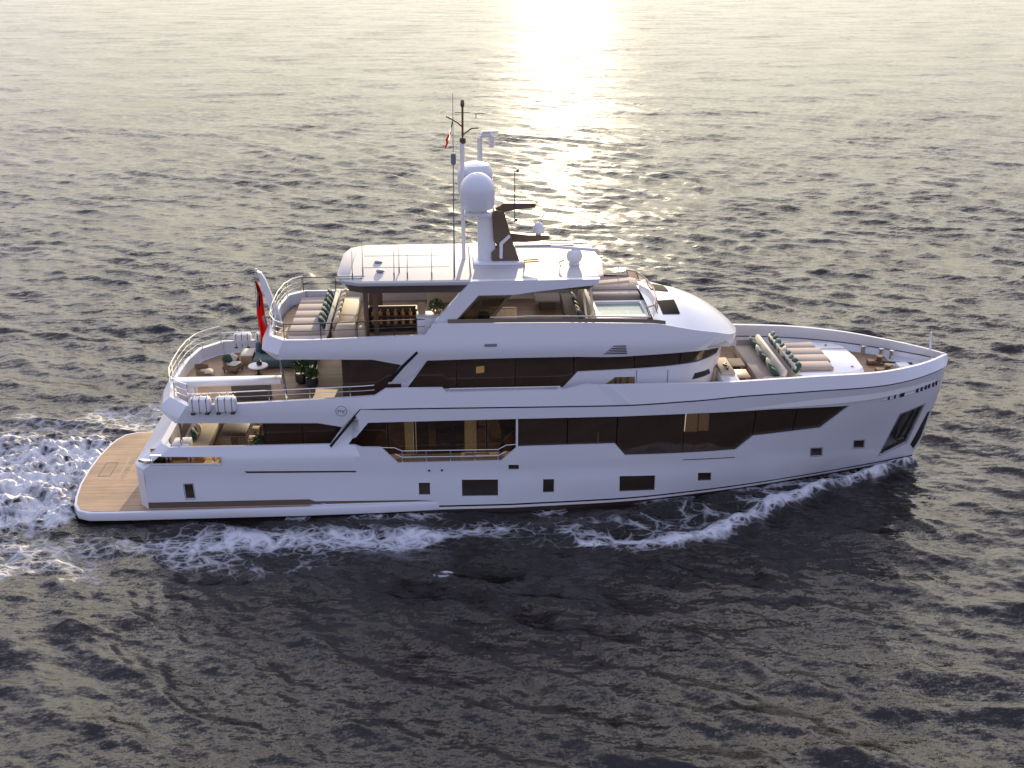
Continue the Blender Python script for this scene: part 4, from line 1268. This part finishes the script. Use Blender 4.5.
# life rafts in canisters
def raft(x, y, z, label):
    t = thing('life_raft', label, 'life raft', (x, y, z), 0, 'life raft canisters on the aft rail')
    mb = MB().box((0, 0, .36), (.84, .5, .62), bev=.14)
    mb.build('canister', white_soft, t)
    mb = MB()
    for dx in (-.27, 0, .27): mb.box((dx, 0, .36), (.045, .515, .635), bev=.13)
    mb.build('strap', greyline, t)
    mb = MB()
    for dx in (-.28, .28): mb.box((dx, 0, .03), (.16, .5, .06))
    mb.build('cradle', darkmetal, t)
    return t


raft(6.0, -4.02, 4.80, 'white life raft canister on the near side rail, nearer the stern')
raft(7.0, -4.02, 4.80, 'white life raft canister on the near side rail, farther from the stern')
raft(6.35, 4.05, 4.72, 'white life raft canister on the far rail, nearer the stern')
raft(7.35, 4.05, 4.72, 'white life raft canister on the far rail, beside the red flag')

# ensign and courtesy flag
def cloth(name, x0, z0, w, h, y, mat, n=10, folds=3.0, ph=0.0, parent=None, amp=.1, taper=.0):
    def fn(u, v):
        k = 1 - taper * (1 - v)
        xx = x0 + w * u * k
        return (xx + .04 * math.sin(v * 7 + ph), y + amp * math.sin(u * folds * 3 + v * 2.4 + ph) * (0.3 + .7 * u), z0 - h * v + .12 * math.sin(u * 4 + ph) * u)
    mb = MB().grid(fn, n, n * 2)
    return mb, fn


fl_ = thing('ensign_flag', 'red ensign hanging in folds from the slanted white staff', 'flag', (7.95, 0, 6.25))
def ens(u, v):
    w = .08 + .40 * min(1, v * 1.25) * (1 - .35 * max(0, v - .6) / .4)
    return (-.1 + w * u + .05 * math.sin(v * 9), -.02 + .15 * math.sin(u * 13 + v * 4) * (.35 + .65 * u) + .05 * math.sin(u * 5 - v * 9), 2.75 * (1 - v) + .05)
mb = MB()
nu, nv = 32, 40
vs = [ens(i / nu, j / nv) for j in range(nv + 1) for i in range(nu + 1)]
for j in range(nv):
    for i in range(nu):
        a = j * (nu + 1) + i
        u, v = (i + .5) / nu, (j + .5) / nv
        mi = 0
        mb.f.append((a, a + 1, a + nu + 2, a + nu + 1)); mb.mi.append(mi)
mb.v = vs
fo = mb.build('fly', red, fl_, smooth=60)
def patch(us, vs_, off, mat, name, n=8):
    g = MB()
    def fn(u, v):
        p = ens(us[0] + (us[1] - us[0]) * u, vs_[0] + (vs_[1] - vs_[0]) * v)
        return (p[0], p[1] + off, p[2])
    for o2 in (off, -off):
        off = o2; g.grid(fn, n, n)
    return g.build(name, mat, fl_, smooth=60, recalc=False)
def patch2(us, vs_, d, mat, name, n=8):
    g = MB()
    for o2 in (d, -d):
        g.grid(lambda u, v: (lambda p: (p[0], p[1] + o2, p[2]))(ens(us[0] + (us[1] - us[0]) * u, vs_[0] + (vs_[1] - vs_[0]) * v)), n, n)
    return g.build(name, mat, fl_, smooth=60, recalc=False)
patch2((.02, .62), (.0, .40), .006, blue, 'canton', 12)
patch2((.26, .38), (.0, .40), .010, wflag, 'cross'); patch2((.02, .62), (.17, .23), .010, wflag, 'cross')
patch2((.29, .35), (.0, .40), .013, red, 'cross'); patch2((.02, .62), (.19, .21), .013, red, 'cross')
patch2((.72, .98), (.55, .82), .008, wflag, 'white_patch', 8)
MB().tube([(-.12, 0, 3.0), (-.1, 0, .05)], .012, 5).build('halyard', greyline, fl_)

cf_ = thing('courtesy_flag', 'small green white and red courtesy flag hanging limp by the tall aerial', 'flag', (16.1, -2.4, 15.0))
for k, (m, nme) in enumerate(((gflag, 'green_band'), (wflag, 'white_band'), (red, 'red_band'))):
    def fn(u, v, k=k):
        a = (k + u) / 3
        return (.12 - .26 * a * (.35 + .65 * a) + .03 * math.sin(v * 6), .05 * math.sin(a * 9 + v * 2), 1.0 - .75 * a - .34 * v)
    MB().grid(fn, 5, 6).build(nme, m, cf_, smooth=60)

# aft upper deck furniture (deck at 4.56)
D2 = 4.56
t = thing('bar_counter', 'long white counter with a thick top on the aft upper deck', 'counter', (6.8, -2.1, D2))
MB().prism([(-2.2, -.30), (2.15, -.14), (2.15, .35), (-2.2, .35)], .68, .93, bev=.04).build('countertop', white, t)
MB().box((-1.75, .05, .34), (.75, .5, .67), bev=.03).build('pedestal', white, t)
MB().box((.9, .05, .34), (1.6, .4, .67), bev=.03).build('cabinet', walnut, t)


def armchair(x, y, z, rz, label, cush, cmat, scale=1.0):
    t = thing('armchair', label, 'armchair', (x, y, z), rz, None)
    mb = MB().box((0, 0, .22), (.72, .72, .2), bev=.06)
    mb.build('seat', wicker, t)
    def back(u, v):
        a = R(200) - R(220) * u - R(90) + R(0)
        a = R(-10) + R(200) * u
        r = .38 + .05 * v
        return (-.02 + r * math.cos(a + R(80)) * 1.0, r * math.sin(a + R(80)), .2 + .5 * v * (1 - .35 * abs(u - .5) * 2))
    MB().grid(back, 16, 3).build('backrest', wicker, t)
    for sx in (-.28, .28):
        for sy in (-.28, .28): MB().tube([(sx, sy, 0), (sx, sy, .15)], .03, 6).build('leg', darkmetal, t)
    MB().pillow((.02, 0, .37), (.6, .6, .16)).build('cushion', cmat, t)
    return t


c1 = armchair(6.35, 1.25, D2, R(-20), 'round woven armchair with cream cushion on the open aft deck', True, cream)
armchair(5.35, .3, D2, R(10), 'woven armchair half hidden behind the long white counter', True, beige)


def pillow(x, y, z, size, mat, label, rx=0, ry=0, rz=0, group=None):
    M = (Matrix.Rotation(rz, 4, 'Z') @ Matrix.Rotation(ry, 4, 'Y') @ Matrix.Rotation(rx, 4, 'X')).to_3x3()
    o = MB().pillow((0, 0, 0), size, M).build('pillow', mat, None, smooth=60)
    o.location = (x, y, z)
    return tag(o, label, 'pillow', group)


pillow(6.2, 1.3, D2 + .6, (.42, .42, .16), green, 'dark green pillow on the round woven armchair', 0, R(65), R(-20))
pillow(6.35, 1.5, D2 + .55, (.36, .36, .14), cream, 'small cream pillow beside the dark green one on the woven armchair', R(40), R(40), 0)
# far sofa
t = thing('sofa', 'long teal sofa against the far side of the aft upper deck', 'sofa', (8.4, 2.3, D2))
MB().box((.2, -.2, .22), (2.9, 1.3, .40), bev=.12).build('seat', teal, t)
MB().box((.2, .48, .5), (2.9, .32, .7), bev=.12).build('backrest', teal, t)
MB().box((-1.55, .1, .22), (.5, .9, .44), bev=.03).build('end_table', lightwood, t)
MB().box((-1.55, .1, .46), (.56, .96, .05), bev=.02).build('tabletop', cream, t)
for k, (x, m, nm) in enumerate(((7.6, navy, 'navy'), (8.05, teal, 'grey teal'))):
    pillow(x, 2.45, D2 + .66, (.55, .5, .2), m, nm + ' pillow on the long teal sofa beside the red flag', R(60), 0, 0)
t = thing('coffee_table', 'low white oval coffee table in front of the teal sofa', 'coffee table', (7.55, .72, D2))
MB().lathe([(.0, .0), (.40, .0), (.42, .03), (.40, .06)], (0, 0, .40), 24, Matrix.Diagonal((1.05, 1.05, 1, 1))).build('tabletop', white_soft, t)
MB().lathe([(.2, 0), (.07, .08), (.06, .4)], (0, 0, 0), 14).build('pedestal', darkmetal, t)
t = MB().lathe([(.09, 0), (.13, .06), (.11, .15), (.05, .2)], (0, 0, 0), 12).tube([(0, 0, .18), (.03, .02, .26)], .03, 6).build('vase', black, None)
t.location = (7.6, .75, D2 + .463)
tag(t, 'small black vase standing on the oval coffee table', 'vase')


def leaves(n, rx, rz, cz, size, seed, n_stem=0):
    r = random.Random(seed)
    mb = MB()
    for _ in range(n):
        while True:
            p = Vector((r.uniform(-1, 1), r.uniform(-1, 1), r.uniform(-1, 1)))
            if .2 < p.length < 1: break
        c = Vector((p.x * rx, p.y * rx, cz + p.z * rz))
        q = Quaternion((r.gauss(0, 1), r.gauss(0, 1), r.gauss(0, 1), r.gauss(0, 1))).normalized()
        l = size * r.uniform(.6, 1.3)
        pts = [q @ Vector(v) + c for v in ((-l, 0, 0), (0, -l * .4, l * .12), (l, 0, 0), (0, l * .4, l * .12))]
        mb.add(pts, [(0, 1, 2), (0, 2, 3)])
    return mb


def plant(x, y, z, label, h, rx, seed, potm):
    t = thing('potted_plant', label, 'potted plant', (x, y, z))
    MB().lathe([(.16, 0), (.26, .1), (.28, .4), (.24, .48), (.2, .46)], (0, 0, 0), 16).build('pot', potm, t)
    leaves(260, rx, h * .32, .5 + h * .3, .09, seed).build('foliage', leafm, t, smooth=0, recalc=False)
    mb = MB()
    r = random.Random(seed)
    for k in range(5):
        a = r.uniform(0, 6.28); mb.tube([(0, 0, .4), (rx * .4 * math.cos(a), rx * .4 * math.sin(a), .5 + h * .4)], .012, 5)
    mb.build('stem', walnut, t)
    return t


plant(9.55, -.35, D2, 'bushy potted plant beside the rail under the sundeck overhang', 1.0, .38, 5, black)
plant(10.05, -.9, D2, 'low potted plant in a dark pot next to the bushy one', .6, .32, 6, navy)
plant(7.95, -2.75, 2.24, 'potted plant by the glass door of the shaded aft cockpit', .7, .3, 7, walnut)
# a tall pale throw hung by the lounge
t = thing('lounge_chair', 'reclining lounge chair with green seat and pale towel by the pot plants', 'lounge chair', (9.75, .45, D2))
MB().box((0, 0, .25), (.7, 1.2, .16), bev=.05).build('seat', green, t)
MB().box((.35, 0, .62), (.14, 1.2, .8), rot=Matrix.Rotation(R(16), 4, 'Y'), bev=.05).build('backrest', green, t)
for sx in (-.28, .28):
    for sy in (-.5, .5): MB().tube([(sx, sy, 0), (sx, sy, .18)], .03, 6).build('leg', darkmetal, t)
def tw(u, v):
    return (.34 + .16 * v - .02, -.42 + .8 * u, .35 + .75 * v + .0) if v < .97 else (.5, -.42 + .8 * u, 1.06)
MB().grid(lambda u, v: (.20 + .24 * v + .02 * math.sin(u * 12), -.45 + .8 * u, .35 + .72 * v), 12, 6).build('towel', cream, t, smooth=60)

# aft cockpit on the main deck
D1 = 2.24
t = thing('dining_table', 'wooden dining table in the shaded aft cockpit', 'table', (6.75, -1.0, D1))
MB().box((0, 0, .72), (1.1, 2.6, .06), bev=.02).build('tabletop', walnut, t)
MB().box((0, -.8, .35), (.3, .1, .7)).build('leg', walnut, t); MB().box((0, .8, .35), (.3, .1, .7)).build('leg', walnut, t)
t = thing('cockpit_sofa', 'pale sofa along the transom of the aft cockpit', 'sofa', (5.35, -.6, D1))
MB().box((0, 0, .24), (.9, 3.6, .42), bev=.1).build('seat', cream, t)
MB().box((-.42, 0, .55), (.25, 3.6, .6), bev=.1).build('backrest', taupe, t)
pillow(5.1, -1.9, D1 + .72, (.5, .5, .2), green, 'dark green pillow on the pale cockpit sofa', 0, R(70), 0)
pillow(5.15, -1.2, D1 + .72, (.5, .5, .2), cream, 'cream pillow on the pale cockpit sofa', 0, R(70), 0)
for i, (x, y) in enumerate(((7.6, -1.9), (7.6, -.9), (7.6, .1))):
    t = thing('dining_chair', ('tan chair nearest the rail at the cockpit table', 'tan chair in the middle of the row at the cockpit table', 'tan chair farthest from the rail at the cockpit table')[i], 'chair', (x, y, D1), math.pi, 'chairs at the cockpit table')
    MB().box((0, 0, .45), (.5, .52, .08), bev=.03).build('seat', beige, t)
    MB().box((-.24, 0, .72), (.07, .52, .5), rot=Matrix.Rotation(R(-10), 4, 'Y'), bev=.03).build('backrest', lightwood, t)
    for sx in (-.2, .2):
        for sy in (-.22, .22): MB().tube([(sx, sy, 0), (sx, sy, .42)], .022, 6).build('leg', lightwood, t)

# sundeck (7.095)
D3 = 7.095
t = thing('sun_pad', 'broad taupe sun pad at the stern end of the sundeck', 'sun pad', (10.15, .4, D3))
MB().box((0, 0, .1), (1.55, 4.9, .2)).build('base', white, t)
for k in range(5):
    MB().box((-.02, -1.98 + .97 * k, .285), (1.5, .965, .14), bev=.022).build('cushion', taupe, t)
MB().box((.82, 0, .42), (.18, 4.9, .6), rot=Matrix.Rotation(R(12), 4, 'Y'), bev=.06).build('backrest', cream, t)
for k in range(7):
    pillow(10.72, -1.55 + .66 * k, D3 + .62, (.5, .56, .2), green if k % 2 == 0 else teal, f'{"dark green" if k % 2 == 0 else "grey teal"} pillow, {ordinal(k)} from the near end of the sun pad backrest', 0, R(62), random.uniform(-.15, .15), 'pillows along the sun pad')
for k in range(7):
    pillow(11.28, -1.6 + .66 * k, D3 + .62, (.5, .58, .22), cream if k % 2 else beige, f'{"cream" if k % 2 else "beige"} pillow, {ordinal(k)} from the near end behind the sun pad backrest', 0, R(118), random.uniform(-.15, .15), 'pillows on the back of the sun pad')
t = thing('bench_sofa', 'cream bench sofa back to back with the sundeck sun pad', 'sofa', (11.55, .4, D3))
MB().box((0, 0, .2), (.9, 4.6, .38), bev=.08).build('seat', cream, t)
t = thing('pouf', 'large sunlit beige pouf beside the sundeck rail', 'pouf', (11.75, -2.15, D3))
MB().box((0, 0, .36), (.85, .85, .72), bev=.16).build('seat', beige, t)
t = thing('pouf', 'smaller beige pouf next to the sundeck posts', 'pouf', (12.35, -2.2, D3))
MB().box((0, 0, .3), (.42, .6, .6), bev=.14).build('seat', beige, t)
g = thing('seagull', 'pale gull gliding low over the sea far behind the stern', 'gull', (-20.4, 49.9, 1.2), R(25))
bmx = MB().lathe([(.005, -.26), (.05, -.18), (.085, -.02), (.075, .12), (.05, .2), (.05, .25), (.02, .3)], (0, 0, 0), 10, Matrix.Rotation(R(90), 4, 'Y'))
bmx.tube([(.29, 0, 0), (.35, 0, -.01)], .014, 6, r2=.004).build('body', white_soft, g)
for sy in (-1, 1):
    MB().add([(.10, sy * .06, .03), (-.07, sy * .06, .03), (-.02, sy * .34, .15), (.12, sy * .34, .16), (-.10, sy * .66, .10), (-.02, sy * .66, .11)], [(0, 1, 2, 3), (3, 2, 4, 5)]).add([(.10, sy * .06, .01), (-.07, sy * .06, .01), (-.02, sy * .34, .135), (.12, sy * .34, .145), (-.10, sy * .66, .09), (-.02, sy * .66, .10)], [(3, 2, 1, 0), (5, 4, 2, 3)]).build('wing', taupe, g, smooth=0)
# bar with bottles
t = thing('back_bar', 'dark walnut bar unit with two open shelves on the sundeck', 'bar', (13.6, -1.2, D3))
MB().box((0, .5, .5), (2.0, .1, 1.0)).box((-1.0, .25, .5), (.06, .5, 1.0)).box((1.0, .25, .5), (.06, .5, 1.0)).build('cabinet', walnut, t, smooth=0)
MB().box((0, .22, .32), (1.94, .46, .04)).build('shelf', walnut, t, smooth=0); MB().box((0, .22, .70), (1.94, .46, .04)).build('shelf', walnut, t, smooth=0)
MB().box((0, .22, .02), (1.94, .46, .04)).build('shelf', walnut, t, smooth=0)
for r_, zz in ((0, .72), (1, .34)):
    for k in range(6):
        o = MB().lathe([(.075, 0), (.085, .02), (.085, .13), (.03, .19), (.028, .26)], (0, 0, 0), 10).build('bottle', amber, None)
        o.location = (12.8 + .31 * k, -1.12, D3 + zz)
        tag(o, f'amber bottle on the {"upper" if r_ == 0 else "lower"} shelf of the bar, {ordinal(k)} from the stern end', 'bottle', 'amber bottles on the bar shelves')
t = thing('serving_counter', 'white serving counter between the bar and the arch', 'counter', (15.5, -2.05, D3))
MB().box((0, 0, .5), (1.7, .7, 1.0), bev=.03).build('cabinet', white, t)
MB().box((0, 0, 1.03), (1.76, .76, .05), bev=.02).build('countertop', white_soft, t)
t = MB().box((0, 0, .25), (.3, .05, .5), bev=.02).build('serving_board', lightwood, None)
t.location = (14.85, -2.0, D3 + 1.056); tag(t, 'tan wooden board standing on the white serving counter', 'board')
t = thing('topiary', 'round clipped plant in a bowl on the white serving counter', 'potted plant', (15.45, -2.0, D3 + 1.056))
MB().lathe([(.12, 0), (.2, .08), (.22, .16), (.18, .15)], (0, 0, 0), 14).build('bowl', gold, t)
leaves(240, .3, .28, .35, .07, 9).build('foliage', leafm, t, smooth=0, recalc=False)
t = thing('corner_sofa', 'beige sofa behind the serving counter under the hardtop', 'sofa', (16.2, .9, D3))
MB().box((0, 0, .24), (2.4, 1.0, .46), bev=.08).build('seat', beige, t); MB().box((0, .5, .6), (2.4, .24, .7), bev=.08).build('backrest', cream, t)
t = thing('long_sofa', 'cream sofa seen through the smoked glass of the arch', 'sofa', (17.7, -1.4, D3))
MB().box((0, 0, .24), (2.2, .95, .46), bev=.08).build('seat', cream, t); MB().box((0, .45, .62), (2.2, .22, .6), bev=.08).build('backrest', beige, t)
pillow(17.4, -1.25, D3 + .62, (.45, .45, .2), green, 'green pillow on the sofa behind the arch glass', R(60), 0, 0)
t = thing('low_table', 'square taupe table on the teak of the forward sundeck', 'table', (20.3, 1.9, D3))
MB().box((0, 0, .44), (1.1, 1.2, .08), bev=.02).build('tabletop', taupe, t); MB().box((0, 0, .2), (.7, .8, .4)).build('base', walnut, t)
t = thing('forward_sofa', 'taupe sofa facing aft under the front edge of the hardtop', 'sofa', (21.5, .4, D3))
MB().box((-.1, 0, .22), (.9, 4.4, .42), bev=.08).build('seat', taupe, t); MB().box((.38, 0, .6), (.22, 4.4, .75), rot=Matrix.Rotation(R(10), 4, 'Y'), bev=.08).build('backrest', cream, t)
for k in range(6):
    pillow(21.42, -1.35 + .62 * k, D3 + .66, (.5, .52, .2), (green, cream, leafm)[k % 3], f'{("dark green", "cream", "olive green")[k % 3]} pillow, {ordinal(k)} from the near end of the forward sundeck sofa', 0, R(66), random.uniform(-.2, .2), 'pillows on the forward sundeck sofa')
t = thing('spa_pool', 'pale green spa pool with a white rim at the front of the sundeck', 'spa pool', (23.1, -1.0, D3))
mb = MB()
rim_o = [(-1.1, -1.35), (1.0, -1.35), (1.25, -.9), (1.25, 1.0), (-1.1, 1.0)]; rim_i = [(-.95, -1.0), (.85, -1.0), (1.0, -.75), (1.0, .82), (-.95, .82)]
n = 5
vs = [(x, y, 0) for x, y in rim_o] + [(x, y, .85) for x, y in rim_o] + [(x, y, .85) for x, y in rim_i] + [(x, y, .4) for x, y in rim_i]
fs = [(l * n + i, l * n + (i + 1) % n, (l + 1) * n + (i + 1) % n, (l + 1) * n + i) for l in range(3) for i in range(n)]
MB().add(vs, fs).build('rim', white_soft, t, smooth=0)
MB().add([(x * 1.0, y * 1.0, .74) for x, y in rim_i], [tuple(range(n))]).build('water_surface', poolm, t, smooth=0)
t = thing('stepped_lounger', 'taupe stepped sun lounge on the far side of the spa pool', 'sun lounge', (23.2, 1.7, D3))
MB().box((-.1, -.9, .5), (2.3, .8, .9), bev=.06).build('lower_step', taupe, t)
MB().box((0, .5, .52), (2.4, 2.0, .95), bev=.04).build('upper_step', taupe, t)

# foredeck
t = thing('foredeck_sofa', 'taupe sofa facing aft across the foredeck', 'sofa', (29.55, -.15, D2))
MB().box((-.1, 0, .24), (.95, 4.7, .46), bev=.08).build('seat', taupe, t)
MB().box((.42, 0, .62), (.2, 4.7, .72), rot=Matrix.Rotation(R(10), 4, 'Y'), bev=.07).build('backrest', cream, t)
for s in (-1, 1): MB().box((0, 2.42 * s, .42), (.95, .16, .6), bev=.05).build('armrest', taupe, t)
cols = ((green, 'dark green'), (cream, 'cream'), (teal, 'grey teal'))
for k in range(8):
    m, nm = cols[(k * 2) % 3]
    pillow(29.72 + random.uniform(-.03, .03), -2.05 + .56 * k, D2 + .70, (.5, .54, .22), m, f'{nm} pillow, {ordinal(k)} from the near end of the foredeck sofa', 0, R(64), random.uniform(-.25, .25), 'pillows on the foredeck sofa')
for k in range(9):
    m, nm = ((green, 'dark green'), (teal, 'grey teal'), (cream, 'cream'))[(0, 0, 1, 0, 2, 0, 1, 0, 1)[k]]
    pillow(30.62 + random.uniform(-.03, .03), -2.05 + .5 * k, D2 + .93, (.5, .5, .22), m, f'{nm} pillow, {ordinal(k)} from the near end of the foredeck sun pad', 0, R(115), random.uniform(-.25, .25), 'pillows along the foredeck sun pad')
t = thing('foredeck_sun_pad', 'taupe sun pad of four strips on the white foredeck trunk', 'sun pad', (31.6, 0, 5.19))
MB().box((-.98, 0, .18), (.2, 4.4, .42), rot=Matrix.Rotation(R(-10), 4, 'Y'), bev=.06).build('backrest', cream, t)
for k in range(4):
    y = -1.32 + .86 * k
    MB().box((-.08 + .12 * (abs(y) < 1), y, .075), (1.65, .855, .13), bev=.02).build('cushion', taupe, t)
t = thing('window_seat', 'beige cushioned seat against the front of the deckhouse', 'seat', (27.75, -1.0, 5.15))
MB().box((0, 0, .06), (.62, 1.9, .14), bev=.05).build('cushion', beige, t)
o = MB().tube([(0, -.35, .03), (.1, -.1, .06), (-.05, .1, .05), (.1, .35, .03)], .05, 6).build('strap', black, None)
o.location = (27.75, -1.3, 5.30); tag(o, 'black strap lying on the beige deckhouse seat', 'strap')
for (x, y, lab) in ((28.55, .05, 'low wooden table nearer the centre of the foredeck seating'), (28.45, -1.35, 'low wooden table close to the near bulwark of the foredeck')):
    t = thing('side_table', lab, 'table', (x, y, D2), 0)
    MB().box((0, 0, .42), (.62, .95, .06), bev=.02).build('tabletop', lightwood, t)
    MB().box((0, 0, .2), (.3, .5, .4)).build('pedestal', walnut, t)


# every separate piece of these parts becomes a part of its own
def split_loose(o):
    bm = bmesh.new(); bm.from_mesh(o.data); bm.verts.index_update()
    seen = set(); comps = []
    for v in bm.verts:
        if v.index in seen: continue
        st = [v]; seen.add(v.index); c = []
        while st:
            w = st.pop(); c.append(w.index)
            for e in w.link_edges:
                u = e.other_vert(w)
                if u.index not in seen: seen.add(u.index); st.append(u)
        comps.append(set(c))
    bm.free()
    if len(comps) < 2: return
    sharp = o.data.attributes.get('sharp_edge') is not None
    for c in comps:
        me = o.data.copy()
        bm = bmesh.new(); bm.from_mesh(me); bm.verts.ensure_lookup_table()
        bmesh.ops.delete(bm, geom=[v for v in bm.verts if v.index not in c], context='VERTS')
        bm.to_mesh(me); bm.free()
        if c is comps[0]: keep = me
        else:
            n = o.copy(); n.data = me; col.objects.link(n); n.parent = o.parent
    o.data = keep


SPLIT = ('saloon_window', 'wheelhouse_window', 'lounge_window', 'styling_or_shade_line', 'partition', 'window_post', 'balcony_floor', 'drain', 'stanchion',
         'cockpit_coaming', 'house_step', 'stern_steps', 'roller', 'deck_fitting', 'bar', 'door_outline', 'vent_grille', 'strap', 'cradle', 'shadow_gap', 'mast_stripe', 'radar_arm', 'glass_post', 'hatch_outline')
for o in list(col.objects):
    if o.type == 'MESH' and o.name.split('.')[0] in SPLIT: split_loose(o)
